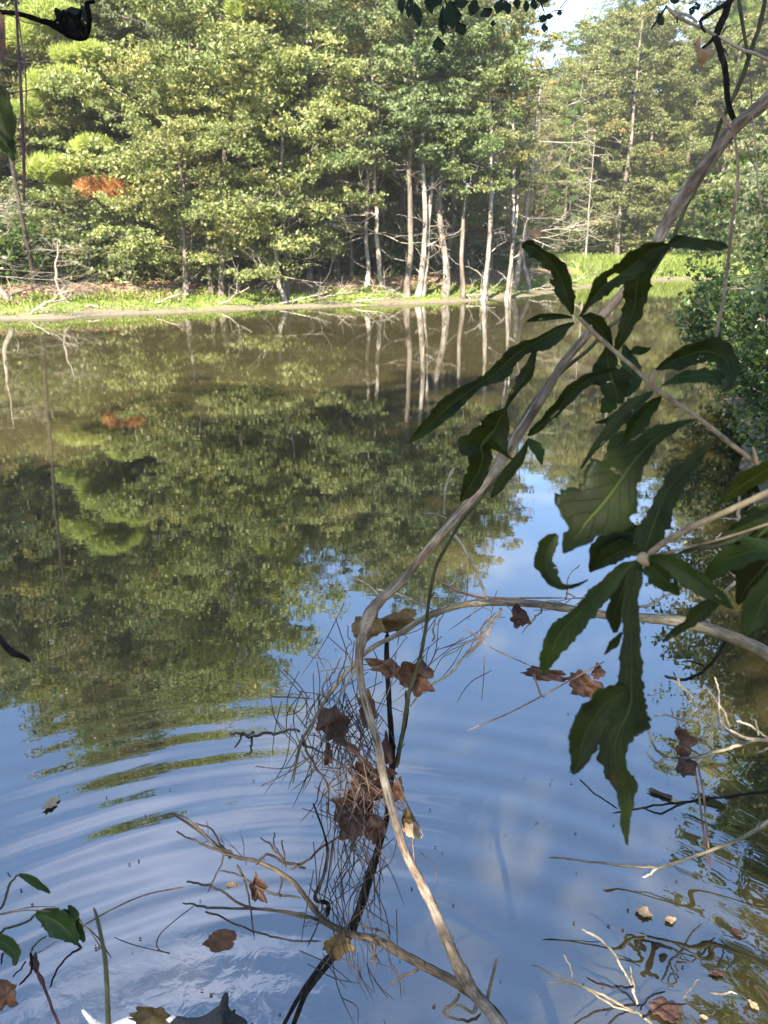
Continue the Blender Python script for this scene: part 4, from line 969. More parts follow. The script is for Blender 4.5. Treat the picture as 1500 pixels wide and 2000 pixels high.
# upper spray
up = thing_at('oak_spray', P(1520, 930, 0.78), 'upper spray of dark wavy oak leaves whose twig crosses the pale stem', 'leafy branch')
mb = MB(); ppath(mb, [(1540, 955, 11), (1478, 905, 10), (1425, 865, 10), (1375, 825, 9), (1325, 790, 9), (1280, 760, 12), (1272, 752, 12), (1245, 725, 8), (1205, 690, 8), (1165, 655, 9), (1130, 620, 8)], 0.80, 0.84, n=6, seg=9, rough=0.06, seed=4, ext=0.9, edir=(1, -0.3, 0.2))
ppath(mb, [(1272, 752, 8), (1276, 735, 12), (1284, 722, 9), (1292, 716, 5)], 0.82, 0.81, seg=8); ppath(mb, [(1478, 905, 9), (1474, 885, 7), (1470, 872, 4)], 0.79, 0.79, seg=8)
parent_keep(up, mb.build('twig', M['petiole']))
UL = [
 (A([(738, 388, 5, 5), (718, 325, 28, 28), (696, 260, 42, 34), (672, 212, 34, 46), (640, 172, 32, 30), (612, 146, 34, 14), (585, 126, 46, 20), (556, 118, 24, 22), (540, 110, 6, 6)]), .84, .80, 'oak_leaf'),
 (A([(765, 398, 5, 5), (800, 345, 12, 14), (842, 290, 34, 34), (880, 258, 44, 34), (930, 225, 38, 40), (985, 185, 44, 44), (1040, 150, 40, 30), (1090, 128, 22, 22), (1118, 122, 6, 6)]), .84, .80, 'oak_leaf'),
 (A([(1105, 118, 6, 8), (1150, 102, 24, 26), (1200, 108, 22, 26), (1260, 116, 22, 22), (1310, 122, 22, 18), (1345, 124, 5, 5)]), .80, .74, 'oak_leaf'),
 (A([(898, 545, 5, 4), (915, 500, 14, 18), (940, 450, 28, 26), (970, 385, 40, 34), (985, 320, 54, 46), (990, 260, 56, 52), (1015, 205, 52, 34), (1055, 160, 34, 28), (1108, 122, 6, 6)]), .86, .80, 'oak_leaf'),
 (A([(735, 400, 4, 4), (690, 396, 10, 10), (640, 398, 13, 12), (595, 405, 12, 10), (560, 416, 4, 4)]), .84, .88, 'oak_leaf'),
 (A([(742, 422, 4, 4), (700, 436, 10, 24), (650, 462, 12, 46), (600, 492, 14, 40), (550, 520, 26, 24), (500, 556, 30, 32), (460, 595, 26, 42), (410, 636, 22, 26), (370, 660, 20, 14), (310, 706, 32, 28), (250, 752, 42, 32), (190, 806, 24, 30), (140, 850, 18, 18), (95, 892, 3, 3)]), .84, .90, 'oak_leaf'),
 (A([(588, 528, 10, 10), (578, 575, 16, 14), (560, 622, 28, 20), (530, 665, 22, 16), (500, 705, 12, 12), (474, 755, 4, 6)]), .87, .89, 'oak_leaf'),
 (A([(474, 755, 5, 5), (450, 800, 46, 40), (430, 840, 60, 66), (400, 870, 60, 130), (380, 905, 80, 50), (385, 950, 50, 36), (370, 1000, 44, 36), (335, 1060, 34, 36), (300, 1118, 4, 4)]), .88, .92, 'oak_leaf'),
 (A([(905, 602, 4, 4), (850, 620, 14, 12), (790, 650, 26, 24), (735, 695, 30, 22), (690, 745, 26, 18), (640, 795, 20, 16), (590, 840, 16, 14), (562, 862, 4, 4)]), .84, .90, 'oak_leaf'),
 (A([(562, 880, 4, 4), (530, 950, 18, 18), (490, 1000, 20, 20), (450, 1060, 22, 16), (418, 1105, 3, 3)]), .90, .92, 'oak_leaf'),
 (A([(562, 872, 3, 3), (580, 900, 14, 24), (600, 935, 10, 28), (618, 975, 3, 3)]), .90, .90, 'oak_leaf_light'),
 (A([(1062, 604, 5, 5), (1110, 580, 22, 26), (1170, 555, 34, 40), (1230, 535, 42, 44), (1290, 540, 64, 34), (1335, 570, 50, 34), (1352, 620, 26, 34), (1340, 665, 24, 30), (1320, 684, 6, 8)]), .81, .74, 'oak_leaf'),
 (A([(1085, 666, 3, 3), (1130, 648, 12, 12), (1180, 632, 22, 24), (1240, 622, 26, 32), (1290, 630, 28, 32), (1335, 655, 8, 14)]), .81, .76, 'oak_leaf_light'),
 (A([(1052, 690, 4, 4), (1005, 720, 18, 20), (960, 762, 32, 26), (915, 808, 36, 24), (870, 856, 22, 20), (820, 915, 12, 12), (770, 990, 3, 3)]), .82, .78, 'oak_leaf'),
 (A([(1085, 708, 4, 4), (1050, 740, 20, 24), (1015, 775, 30, 40), (985, 815, 40, 44), (960, 850, 22, 26), (944, 878, 4, 4)]), .84, .86, 'oak_leaf'),
 (A([(868, 512, 4, 4), (872, 550, 30, 26), (880, 600, 66, 40), (892, 645, 70, 80), (905, 685, 46, 60), (925, 735, 6, 6)]), .90, .90, 'oak_leaf'),
 (A([(935, 505, 4, 4), (950, 550, 24, 24), (965, 610, 36, 34), (962, 660, 40, 34), (935, 705, 14, 14)]), .93, .93, 'oak_leaf_light'),
 (A([(960, 540, 3, 3), (985, 528, 16, 16), (1015, 528, 14, 14), (1042, 520, 3, 3)]), .92, .92, 'oak_leaf'),
 (A([(905, 690, 4, 4), (885, 722, 26, 26), (868, 750, 24, 24), (848, 772, 4, 4)]), .94, .94, 'oak_leaf_light'),
 (A([(985, 770, 4, 4), (940, 790, 18, 20), (890, 800, 12, 14), (825, 812, 3, 3)]), .93, .93, 'oak_leaf'),
 (A([(958, 840, 4, 4), (935, 870, 30, 30), (905, 905, 34, 30), (878, 948, 5, 5)]), .92, .92, 'oak_leaf_light'),
 (A([(775, 395, 5, 5), (810, 410, 26, 30), (840, 440, 30, 34), (868, 480, 26, 26), (890, 520, 6, 6)]), .86, .88, 'oak_leaf'),
]
for i, (st, d0, d1, mt) in enumerate(UL):
    big_leaf(st, d0, d1, mt, up, seed=i, fold=0.2 + 0.15 * (i % 3), wave=0.07, twist=[0.3, -0.3, 0.1][i % 3])
# lower spray, closer to the lens
lo = thing_at('oak_spray', P(1540, 950, 0.6), 'lower and closer spray of large oak leaves hanging at the right', 'leafy branch')
mb = MB()
ppath(mb, [(1545, 940, 14), (1467, 977, 13), (1390, 1012, 12), (1317, 1047, 12), (1262, 1085, 10)], 0.58, 0.62, n=6, seg=9, rough=0.05, seed=4, ext=1.1, edir=(1, -0.3, 0.1))
ppath(mb, [(1262, 1090, 9), (1330, 1072, 5), (1400, 1055, 5), (1480, 1030, 5), (1540, 1010, 6)][::-1], 0.60, 0.62, seg=8, ext=1.0, edir=(1, -0.3, 0.1))
ppath(mb, [(1262, 1082, 12), (1255, 1090, 22), (1262, 1100, 14), (1268, 1104, 4)], 0.61, 0.61, seg=8)
parent_keep(lo, mb.build('twig', M['petiole']))
LL = [
 (B3([(1085, 655, 5, 5), (1000, 680, 16, 20), (920, 715, 34, 34), (840, 770, 70, 40), (770, 840, 90, 56), (700, 925, 150, 80), (640, 1010, 180, 120), (575, 1100, 185, 165), (510, 1180, 190, 180), (440, 1260, 220, 110), (390, 1330, 90, 80), (340, 1390, 56, 40), (300, 1440, 5, 5)]), .58, .56, 'oak_leaf', 0.10),
 (B3([(1185, 775, 4, 4), (1110, 850, 30, 26), (1040, 930, 44, 40), (970, 1000, 54, 64), (910, 1080, 50, 76), (870, 1160, 44, 90), (840, 1240, 60, 90), (815, 1310, 80, 84), (790, 1390, 70, 60), (780, 1450, 10, 10)]), .66, .63, 'oak_leaf', 0.3),
 (B3([(785, 1452, 6, 6), (720, 1420, 40, 36), (650, 1425, 66, 44), (570, 1462, 60, 50), (510, 1505, 34, 30), (458, 1552, 4, 4)]), .63, .66, 'oak_leaf', 0.3),
 (B3([(600, 1250, 5, 5), (560, 1300, 60, 60), (650, 1320, 70, 50), (740, 1350, 50, 50), (790, 1400, 10, 10)]), .67, .65, 'oak_leaf', 0.2),
 (B3([(262, 1330, 12, 12), (230, 1375, 52, 40), (205, 1430, 60, 44), (195, 1490, 62, 44), (205, 1550, 46, 62), (235, 1600, 26, 50), (280, 1632, 20, 24), (330, 1640, 12, 14), (390, 1625, 8, 9), (446, 1596, 2, 2)]), .66, .66, 'oak_leaf', 0.35),
 (C2([(990, 92, 8, 8), (930, 130, 28, 26), (870, 190, 34, 36), (810, 250, 34, 44), (765, 290, 24, 50), (725, 330, 34, 56), (685, 380, 46, 58), (655, 440, 36, 34), (635, 490, 26, 22), (622, 535, 4, 4)]), .63, .66, 'oak_leaf_light', 0.2),
 (C2([(1005, 90, 8, 8), (985, 140, 30, 26), (974, 210, 40, 22), (970, 290, 44, 24), (966, 380, 36, 38), (964, 460, 40, 42), (965, 540, 48, 44), (968, 600, 70, 50), (965, 650, 110, 66), (950, 700, 120, 90), (925, 740, 100, 64), (905, 790, 70, 50), (900, 850, 62, 46), (915, 915, 46, 36), (935, 970, 36, 50), (942, 1020, 28, 32), (942, 1080, 18, 24), (942, 1140, 14, 22), (950, 1202, 3, 3)]), .63, .62, 'oak_leaf', 0.15),
 (C2([(1035, 78, 8, 8), (1090, 88, 26, 26), (1150, 118, 36, 40), (1210, 160, 38, 42), (1270, 205, 32, 34), (1325, 245, 20, 20), (1365, 278, 3, 3)]), .61, .58, 'oak_leaf_light', 0.25),
 (C2([(1020, 92, 8, 8), (1050, 120, 40, 40), (1085, 150, 46, 40), (1120, 185, 34, 30), (1152, 226, 4, 4)]), .65, .67, 'oak_leaf_light', 0.3),
 (C2([(975, 130, 8, 8), (935, 200, 34, 44), (912, 260, 34, 46), (900, 310, 30, 32), (905, 372, 8, 8)]), .66, .67, 'oak_leaf', 0.3),
 (C2([(930, 370, 4, 4), (905, 405, 14, 16), (885, 430, 12, 12), (862, 458, 2, 2)]), .67, .67, 'oak_leaf', 0.2),
 (C2([(1310, 255, 8, 8), (1265, 275, 34, 26), (1225, 305, 34, 30), (1180, 340, 16, 20), (1135, 370, 14, 16), (1088, 408, 3, 3)]), .61, .63, 'oak_leaf', 0.2),
 (C2([(990, 60, 8, 8), (930, 40, 40, 40), (870, 50, 56, 50), (830, 90, 34, 30), (805, 135, 4, 4)]), .65, .67, 'oak_leaf', 0.3),
 (B3([(1530, 930, 40, 40), (1440, 985, 60, 50), (1360, 1035, 54, 46), (1280, 1090, 30, 34), (1208, 1152, 4, 4)]), .56, .60, 'oak_leaf', 0.2),
 (B3([(1445, 1285, 5, 5), (1390, 1305, 28, 26), (1300, 1350, 36, 34), (1200, 1385, 26, 26), (1100, 1400, 20, 22), (960, 1450, 4, 4)]), .62, .64, 'oak_leaf', 0.2),
 ([(1530, 1090, 6, 6), (1480, 1075, 24, 20), (1440, 1085, 26, 26), (1400, 1110, 16, 16), (1370, 1142, 2, 2)], .58, .62, 'oak_leaf_light', 0.2),
 ([(1530, 1060, 20, 20), (1500, 1100, 40, 40), (1465, 1140, 32, 28), (1440, 1180, 4, 4)], .60, .62, 'oak_leaf', 0.2),
 ([(1540, 1120, 20, 20), (1500, 1160, 34, 40), (1478, 1200, 28, 26), (1455, 1242, 3, 3)], .56, .57, 'oak_leaf_light', 0.2),
 ([(1540, 1010, 30, 30), (1500, 1030, 50, 50), (1460, 1075, 40, 40), (1430, 1120, 4, 4)], .62, .64, 'oak_leaf', 0.2),
]
lob = C2([(955, 600, 20, 20), (905, 620, 50, 60), (850, 668, 60, 60), (805, 730, 62, 60), (775, 800, 50, 62), (760, 860, 30, 44), (745, 905, 16, 22), (738, 925, 3, 3)])
for i, (st, d0, d1, mt, fo) in enumerate(LL):
    big_leaf(st, d0, d1, mt, lo, seed=40 + i, fold=fo, wave=0.05, twist=[0.25, -0.2, 0.1][i % 3], extra=[(lob, .624, .622)] if i == 6 else ())

# ---- dead leaves
def dead_leaf(cx, cy, w, h, d, rot=0, mat='dead_brown', label=None, lobes=5, curl=0.6, seed=0, yaw=0.3, tilt=0.3, name='dead_leaf', group='dead leaves caught in the twigs', flat=False, cat='dead leaf', thick=True):
    g = np.random.RandomState(seed)
    na, nrg = 40, 6
    th = np.linspace(0, 2 * math.pi, na, endpoint=False)
    R = 1 + 0.17 * np.cos(lobes * th + g.uniform(0, 6)) * np.abs(np.cos(th / 2)) ** 0.5 + 0.10 * np.cos((lobes * 2 + 1) * th + g.uniform(0, 6)) + 0.05 * g.normal(0, 1, na)
    R /= R.max()
    kk_ = 1.0 if flat else 1.22
    sx_, sy_ = w * kk_ / 2 / FPX * d, h * kk_ / 2 / FPX * d
    V = []
    ph = g.uniform(0, 6.28, 6)
    for k in range(nrg + 1):
        f = max(k / nrg, 0.02)
        for a, r in zip(th, R):
            x, y = math.cos(a) * r * f, math.sin(a) * r * f
            zz = curl * (x * x * 0.8 + 0.3 * math.sin(3.1 * x + ph[0]) * y + 0.22 * math.sin(5 * y + ph[1] + 3 * x) + 0.12 * f * math.sin(6 * a + ph[2]))
            V.append((x * sx_, y * sy_, zz * min(sx_, sy_)))
    V = np.array(V)
    i = np.arange(nrg)[:, None] * na; j = np.arange(na)[None, :]
    F = np.stack([i + j, i + (j + 1) % na, i + na + (j + 1) % na, i + na + j], -1).reshape(-1, 4)
    mb = MB(); mb.add(V, F, 0.5, np.c_[V[:, 0] / sx_ + 1e-3, V[:, 1] / sy_])
    o = mb.build(name, M[mat])
    sm = o.modifiers.new('thickness', 'SOLIDIFY'); sm.thickness = 0.0005
    if flat:
        o.location = G(cx, cy, 0.006); o.rotation_euler = (0.05, 0.03, rot)
    else:
        o.location = P(cx, cy, d)
        o.rotation_euler = (Matrix.Rotation(math.radians(90) - PITCH, 3, 'X') @ Matrix.Rotation(rot, 3, 'Z') @ Matrix.Rotation(yaw, 3, 'Y') @ Matrix.Rotation(tilt, 3, 'X')).to_euler()
    tag(o, label, cat, group)
    return o

DL = [
 (720, 1222, 70, 58, 1.47, 0.6, 'dead_yellow', 'yellow brown leaf pinned behind the bend of the long stem', 4, 0.5),
 (780, 1212, 92, 44, 1.49, 0.35, 'dead_yellow', 'ochre leaf lying along the pale branch right of the bend', 4, 0.5),
 (752, 1302, 84, 42, 1.46, -0.25, 'dead_brown', 'red brown pointed leaf just below the bend', 3, 0.8),
 (806, 1318, 82, 62, 1.44, -0.5, 'dead_brown', 'largest red brown folded leaf right of the long stem', 3, 0.9),
 (655, 1408, 76, 68, 1.50, 0.9, 'dead_dark', 'round brown leaf left of the long stem among needles', 3, 0.8),
 (720, 1386, 36, 66, 1.50, 0.1, 'dead_brown', 'narrow brown leaf tucked behind the long stem', 3, 0.8),
 (683, 1458, 84, 20, 1.48, -0.6, 'dead_dark', 'rolled dark leaf slanting across the tangle', 2, 1.2),
 (641, 1474, 18, 46, 1.50, 0.0, 'dead_dark', 'small dark curled leaf at the left of the tangle', 3, 1.0),
 (757, 1464, 24, 66, 1.50, 0.0, 'dead_dark', 'brown strip of leaf beside the dark stem', 3, 1.0),
 (722, 1530, 88, 104, 1.54, 0.3, 'dead_dark', 'large grey brown leaf in the middle of the tangle', 5, 0.7),
 (700, 1590, 86, 104, 1.55, -0.4, 'dead_dark', 'large dull leaf low in the tangle', 4, 0.8),
 (738, 1618, 40, 60, 1.52, 0.2, 'dead_dark', 'torn brown leaf at the lower end of the tangle', 4, 0.9),
 (780, 1545, 28, 52, 1.50, 0.1, 'dead_brown', 'dark red leaf right of the long stem', 3, 0.9),
 (792, 1600, 26, 46, 1.48, 0.2, 'dead_yellow', 'orange leaf behind the long stem', 3, 1.0),
 (806, 1624, 40, 26, 1.47, -0.5, 'dead_tan', 'small tan leaf tip right of the long stem', 3, 0.8),
 (1017, 1204, 36, 42, 1.40, 0.3, 'dead_dark', 'small curled leaf hanging under the pale branch', 3, 1.2),
 (1062, 1316, 90, 26, 1.38, -0.15, 'dead_dark', 'long dried leaf hanging above open water', 5, 0.9),
 (1140, 1338, 76, 46, 1.38, -0.5, 'dead_brown', 'dark red torn leaf next to the big hanging oak leaf', 5, 0.8),
 (1166, 1312, 26, 30, 1.38, -0.2, 'dead_dark', 'tiny dark leaf scrap above the dark red torn leaf', 4, 0.9),
 (502, 1735, 34, 58, 1.62, 0.2, 'dead_dark', 'dark crumpled leaf hanging from the forked branch', 5, 1.0),
 (432, 1837, 62, 46, 1.62, 0.0, 'dead_brown', 'brown notched leaf hanging on two thin stalks', 2, 0.25),
 (660, 1846, 60, 56, 1.56, 0.0, 'dead_yellow', 'yellow leaf under the crossing of the branches', 4, 0.3),
 (453, 1728, 24, 14, 1.7, 0.0, 'dead_tan', 'tiny tan leaf left of the dark crumpled one', 3, 0.5),
 (12, 1942, 46, 70, 1.35, 0.2, 'dead_brown', 'rust brown leaf cut by the left edge near the bottom', 4, 0.6),
 (297, 1988, 84, 50, 1.40, -0.35, 'dead_yellow', 'ochre brown leaf cut by the bottom edge', 5, 0.4),
 (76, 1893, 20, 64, 1.30, 0.25, 'dead_dark', 'dry rolled leaf on the reddish cane', 2, 1.3),
 (1330, 1446, 42, 56, 2.2, 0.1, 'dead_brown', 'upper half of the brown leaf hanging at the tips of the pale twigs', 3, 1.0),
 (1334, 1492, 52, 52, 2.2, 0.1, 'dead_dark', 'lower brown leaf hanging over the ripples at the right', 3, 0.8),
 (1366, 102, 42, 44, 1.15, 0.3, 'dead_tan', 'tan curled leaf on the dark twig at the upper right', 5, 1.0),
 (1042, 456, 30, 26, 0.80, 0.3, 'dead_tan', 'tan withered scrap on the tip of the uppermost oak leaf', 4, 1.2),
 (3, 75, 26, 120, 0.75, 0.05, 'dead_brown', 'brown leaf at the top of the left edge', 2, 0.5),
]
for i, q in enumerate(DL):
    cx, cy, w, h, d, rot, mt, lbl, lob_, cu = q
    dead_leaf(cx, cy, w, h, d, rot, mt, lbl, lob_, cu, seed=100 + i, yaw=rnd.uniform(-0.5, 0.5) if cu > 0.4 else 0.1, tilt=rnd.uniform(-0.4, 0.4) if cu > 0.4 else 0.1)
FLT = [(1258, 1782, 30, 26, 'dead_tan', 'pale tan leaf floating by the weed at the right'), (1309, 1796, 24, 16, 'dead_tan', 'small pinkish leaf floating right of the pale tan one'), (100, 1569, 50, 22, 'dead_tan', 'leaf scrap floating alone at the left'),
       (1300, 1972, 62, 46, 'dead_dark', 'dark red leaf lying in the shallow corner'), (1472, 1963, 24, 12, 'dead_tan', 'small pale leaf floating near the right edge'), (1375, 1986, 16, 9, 'dead_tan', 'orange leaf bit floating at the bottom right'),
       (1322, 1996, 18, 8, 'dead_yellow', 'yellow leaf bit at the bottom edge'), (1290, 1550, 60, 14, 'dead_dark', 'dark flat leaf afloat below the hanging brown leaf'), (1400, 1900, 30, 14, 'dead_dark', 'brown leaf afloat in the shaded corner'), (1440, 1820, 26, 12, 'dead_dark', 'brown leaf afloat by the right edge')]
for i, (cx, cy, w, h, mt, lbl) in enumerate(FLT):
    d = (G(cx, cy) - cam.location).length * 0.92
    dead_leaf(cx, cy, w, h * 1.25, d, rnd.uniform(0, 3), mt, lbl, 4, 0.25, seed=200 + i, flat=True, group='leaves floating on the pond')
# specks on the water: one object, nobody could count them
g = np.random.RandomState(61); mb = MB()
C = []
for i in range(170):
    q = G(g.uniform(0, 1480), g.uniform(1150, 1990)); C.append((q[0], q[1], 0.003))
C = np.array(C); nr = np.tile([0, 0, 1.0], (len(C), 1)) + g.normal(0, 0.08, (len(C), 3)); nr /= np.linalg.norm(nr, axis=1)[:, None]
mb.quads(leaf_quads(C, nr, g.uniform(0.0015, 0.006, len(C)), g), 0.5)
tag(mb.build('floating_debris', M['dead_dark'], smooth=False), kind='stuff')

# ---- pine needles: the larger hanging bundles singly, the mat of the tangle as one mass
def needle(pts, d0, d1=None, label='dry pine needle', w=3, mat='needle', grp='dry pine needles caught on the twigs', nm='pine_needle'):
    o = ppart(nm, mat, [(a, b_, w) for a, b_ in pts], d0, d1, seg=4, n=5)
    return tag(o, label, 'pine needle', grp)
NL = [([(1180, 1292), (1010, 1385), (912, 1427)], 1.36, 'long reddish needle slanting down to the left over open water'), ([(905, 1225), (960, 1265), (1035, 1300)], 1.4, 'needle pointing down right from the pale branch'),
      ([(855, 1135), (940, 1165), (1110, 1168)], 1.40, 'reddish needle lying along the pale branch'), ([(875, 1150), (960, 1172), (1080, 1180)], 1.41, 'second needle along the pale branch'), ([(1042, 1315), (1050, 1340), (1057, 1360)], 1.36, 'short pale needle below the long dried leaf'),
      ([(531, 1361), (570, 1362), (613, 1365)], 1.48, 'dark needle sticking out left of the tangle'), ([(499, 1497), (560, 1500), (620, 1470)], 1.5, 'needle sticking out left under the web'), ([(510, 1535), (570, 1505), (620, 1470)], 1.5, 'lowest needle sticking out left of the tangle'),
      ([(775, 1520), (795, 1570), (828, 1635)], 1.46, 'reddish needle right of the long stem'), ([(768, 1510), (800, 1580), (822, 1620)], 1.47, 'dark needle beside the reddish one'), ([(808, 1600), (806, 1640), (809, 1680)], 1.48, 'vertical needle below the small tan leaf'),
      ([(167, 1805), (227, 1772), (287, 1747), (360, 1732)], 1.5, 'long thin needle above the blurred stalk'), ([(0, 1785), (60, 1772), (110, 1771)], 1.2, 'pink needle left of the green leaf, upper'), ([(0, 1787), (50, 1778), (100, 1780)], 1.2, 'pink needle left of the green leaf, lower'),
      ([(155, 1798), (180, 1825), (200, 1856)], 1.22, 'pink needle right of the green leaf'), ([(158, 1802), (190, 1830), (218, 1872)], 1.23, 'dark tipped needle right of the green leaf'), ([(110, 1838), (85, 1855), (72, 1862)], 1.2, 'pink needle under the green leaf'),
      ([(1358, 1506), (1366, 1560), (1376, 1640), (1385, 1700)], 2.15, 'left one of two long needles hanging under the brown leaf'), ([(1362, 1490), (1374, 1550), (1380, 1620), (1388, 1692)], 2.16, 'right one of two long needles hanging under the brown leaf'),
      ([(650, 1640), (640, 1720), (622, 1800), (600, 1850)], 1.56, 'dark needle hanging left of the dark stem'), ([(0, 1300), (0, 1300), (2, 1300)], 1.5, None)]
for pts, d, lbl in NL:
    if lbl: needle(pts, d, d, lbl, 4 if 'long' in lbl else 3, 'needle' if 'dark' not in lbl else 'dark_needle')
g = np.random.RandomState(19); mb, mb2 = MB(), MB()
def spray(n, cx, cy, sx_, sy_, a0, sa, L, B, d=1.52):
    for i in range(n):
        x, y = g.normal(cx, sx_), g.normal(cy, sy_); a = math.radians(g.normal(a0, sa)); l_ = g.uniform(*L)
        bend = g.normal(0, 0.12) * l_
        p = [(x - math.cos(a) * l_ / 2, y - math.sin(a) * l_ / 2, 2.0), (x + math.sin(a) * bend, y - math.cos(a) * bend, 2.3), (x + math.cos(a) * l_ / 2, y + math.sin(a) * l_ / 2, 1.6)]
        dd = d + g.normal(0, 0.03); ppath(B, p, dd, dd + g.normal(0, 0.02), n=4, seg=3)
spray(44, 700, 1440, 30, 60, 80, 38, (70, 190), mb)
spray(30, 650, 1420, 30, 50, 115, 22, (60, 170), mb)
spray(44, 700, 1560, 32, 45, 60, 50, (50, 150), mb2)
spray(38, 712, 1650, 24, 60, 92, 16, (90, 210), mb)
spray(20, 650, 1690, 28, 60, 98, 14, (90, 220), mb)
spray(26, 700, 1790, 42, 60, 75, 24, (70, 190), mb, 1.56)
spray(20, 600, 1500, 30, 60, 110, 25, (60, 150), mb)
spray(12, 820, 1300, 50, 40, 130, 16, (90, 220), mb2, 1.46)
spray(9, 900, 1230, 50, 40, 132, 14, (60, 160), mb2, 1.45)
spray(16, 640, 1360, 40, 34, 60, 30, (50, 120), mb)
spray(14, 735, 1880, 30, 40, 65, 14, (60, 130), mb, 1.55)
spray(8, 1010, 1180, 60, 6, 4, 14, (30, 90), mb2, 1.38)
tag(mb.build('needle_tangle', M['dark_needle']), kind='stuff')
tag(mb2.build('dry_needle_mat', M['needle']), kind='stuff')

# litter and low plants on the near bank round the viewer
g = np.random.RandomState(71); mb = MB()
X = g.uniform(-4, 4.5, 9000); Y = g.uniform(-3, 3.6, 9000); S = sdist(X, Y); k_ = S > 0.03; X, Y = X[k_], Y[k_]
nr = g.normal(0, 0.35, (len(X), 3)); nr[:, 2] += 1; nr /= np.linalg.norm(nr, axis=1)[:, None]
mb.quads(leaf_quads(np.stack([X, Y, height(X, Y) + 0.012], -1), nr, g.uniform(0.012, 0.04, len(X)), g), g.uniform(0, 1, len(X)))
tag(mb.build('fallen_leaves', M['litter'], smooth=False), kind='stuff')
# spider web left of the tangle
mb = MB()
c0 = [(480, 1452), (500, 1500), (545, 1545), (610, 1500), (600, 1455), (560, 1462), (520, 1455)]
for i in range(26):
    a = c0[g.randint(0, len(c0))]; b_ = c0[g.randint(0, len(c0))]
    if a == b_: continue
    u, v = g.uniform(0, 1, 2)
    ppath(mb, [(a[0] + g.normal(0, 8), a[1] + g.normal(0, 6), 0.7), ((a[0] + b_[0]) / 2, (a[1] + b_[1]) / 2 + 4, 0.7), (b_[0] + g.normal(0, 8), b_[1] + g.normal(0, 6), 0.7)], 1.5, 1.5, n=4, seg=3)
for i in range(4):
    x, y = g.normal(690, 25), g.normal(1530, 45); ppath(mb, [(x, y, 0.7), (x + g.normal(10, 30), y + g.normal(0, 40), 0.7), (x + g.normal(0, 50), y + g.normal(20, 60), 0.7)], 1.48, 1.5, n=4, seg=3)
tag(mb.build('spider_web', M['web']), 'thin ragged spider web strung left of the dead leaf tangle', 'spider web')

# ---- hanging bundles of dry needles in front of the right bank
def bundle(pts, d, w, k, label, mat='needle'):
    r = thing_at('needle_bundle', P(pts[0][0], pts[0][1], d), label, 'pine needles', 'needle bundles hanging at the right')
    for j in range(k):
        o = ppart('needle', mat, [(a + (j - k / 2) * w * 0.5 * (0.4 + 0.6 * math.sin(3.1 * i / (len(pts) - 1))), b_, w * 0.9) for i, (a, b_) in enumerate(pts)], d + 0.003 * j, d, seg=5)
        parent_keep(r, o)
bundle([(1434, 262), (1440, 300), (1442, 340), (1437, 390), (1430, 440), (1424, 500), (1420, 540), (1410, 600), (1400, 650), (1394, 684)], 0.95, 3.6, 3, 'thick reddish bundle of needles hanging from the long stem')
bundle([(1464, 118), (1468, 190), (1470, 220), (1474, 270), (1478, 310), (1480, 360), (1490, 420)], 1.02, 2.2, 2, 'thin needle bundle hanging right of the thick one')
bundle([(1455, 275), (1465, 300), (1470, 318)], 1.0, 2.2, 2, 'short needle bundle just under the long stem')
bundle([(1384, 372), (1380, 420), (1374, 480), (1368, 530)], 1.25, 1.5, 1, 'faint single needle strand left of the thick bundle')
bundle([(1405, 210), (1418, 235), (1432, 255)], 1.0, 5, 3, 'reddish needles wedged where the dark twig meets the stem')

# ---- pale dead twigs at the right
pt = thing_at('dead_twigs', P(1520, 1445, 2.2), 'bleached forked twigs reaching in from the right over the water', 'twigs')
for pts, mt in [([(1520, 1446, 8), (1462, 1441, 8), (1437, 1432, 8), (1420, 1425, 7), (1407, 1410, 6), (1392, 1390, 4)], 'pale_twig'), ([(1426, 1420, 5), (1415, 1390, 4), (1400, 1367, 4), (1380, 1342, 3)], 'pale_twig'), ([(1406, 1405, 4), (1405, 1375, 4), (1404, 1347, 4), (1396, 1322, 3)], 'pale_twig'),
                ([(1410, 1426, 4), (1395, 1420, 4), (1380, 1408, 3)], 'pale_twig'), ([(1395, 1420, 4), (1385, 1423, 4), (1370, 1425, 3)], 'pale_twig'), ([(1520, 1439, 6), (1465, 1446, 7), (1435, 1455, 7), (1410, 1466, 7), (1390, 1471, 6), (1372, 1475, 5), (1345, 1461, 4)], 'branch_bark'), ([(1392, 1471, 6), (1370, 1478, 6), (1350, 1480, 5), (1320, 1481, 5), (1300, 1477, 5), (1285, 1462, 5), (1272, 1437, 5), (1261, 1410, 3)], 'branch_bark'),
                ([(1310, 1481, 4), (1295, 1482, 5), (1285, 1490, 5), (1272, 1484, 4), (1261, 1466, 3)], 'pale_twig'), ([(1425, 1432, 4), (1440, 1446, 4), (1455, 1458, 3)], 'pale_twig'), ([(1520, 1448, 6), (1490, 1435, 5), (1465, 1418, 5), (1438, 1408, 4)], 'pale_twig'), ([(1482, 1436, 4), (1478, 1418, 4), (1472, 1404, 3)], 'pale_twig'), ([(1520, 1455, 5), (1500, 1462, 5), (1480, 1470, 3)], 'pale_twig')]:
    parent_keep(pt, ppart('twig', mt, pts, 2.2, 2.24, seg=6, ext=1.1 if pts[0][0] >= 1520 else 0, edir=(1, 0.3, -0.25), jit=0.001, seed=int(pts[-1][0])))
pu = thing_at('dead_twigs', P(1430, 1255, 1.5), 'dark crooked twig with white tips dangling below the pale branch', 'twigs')
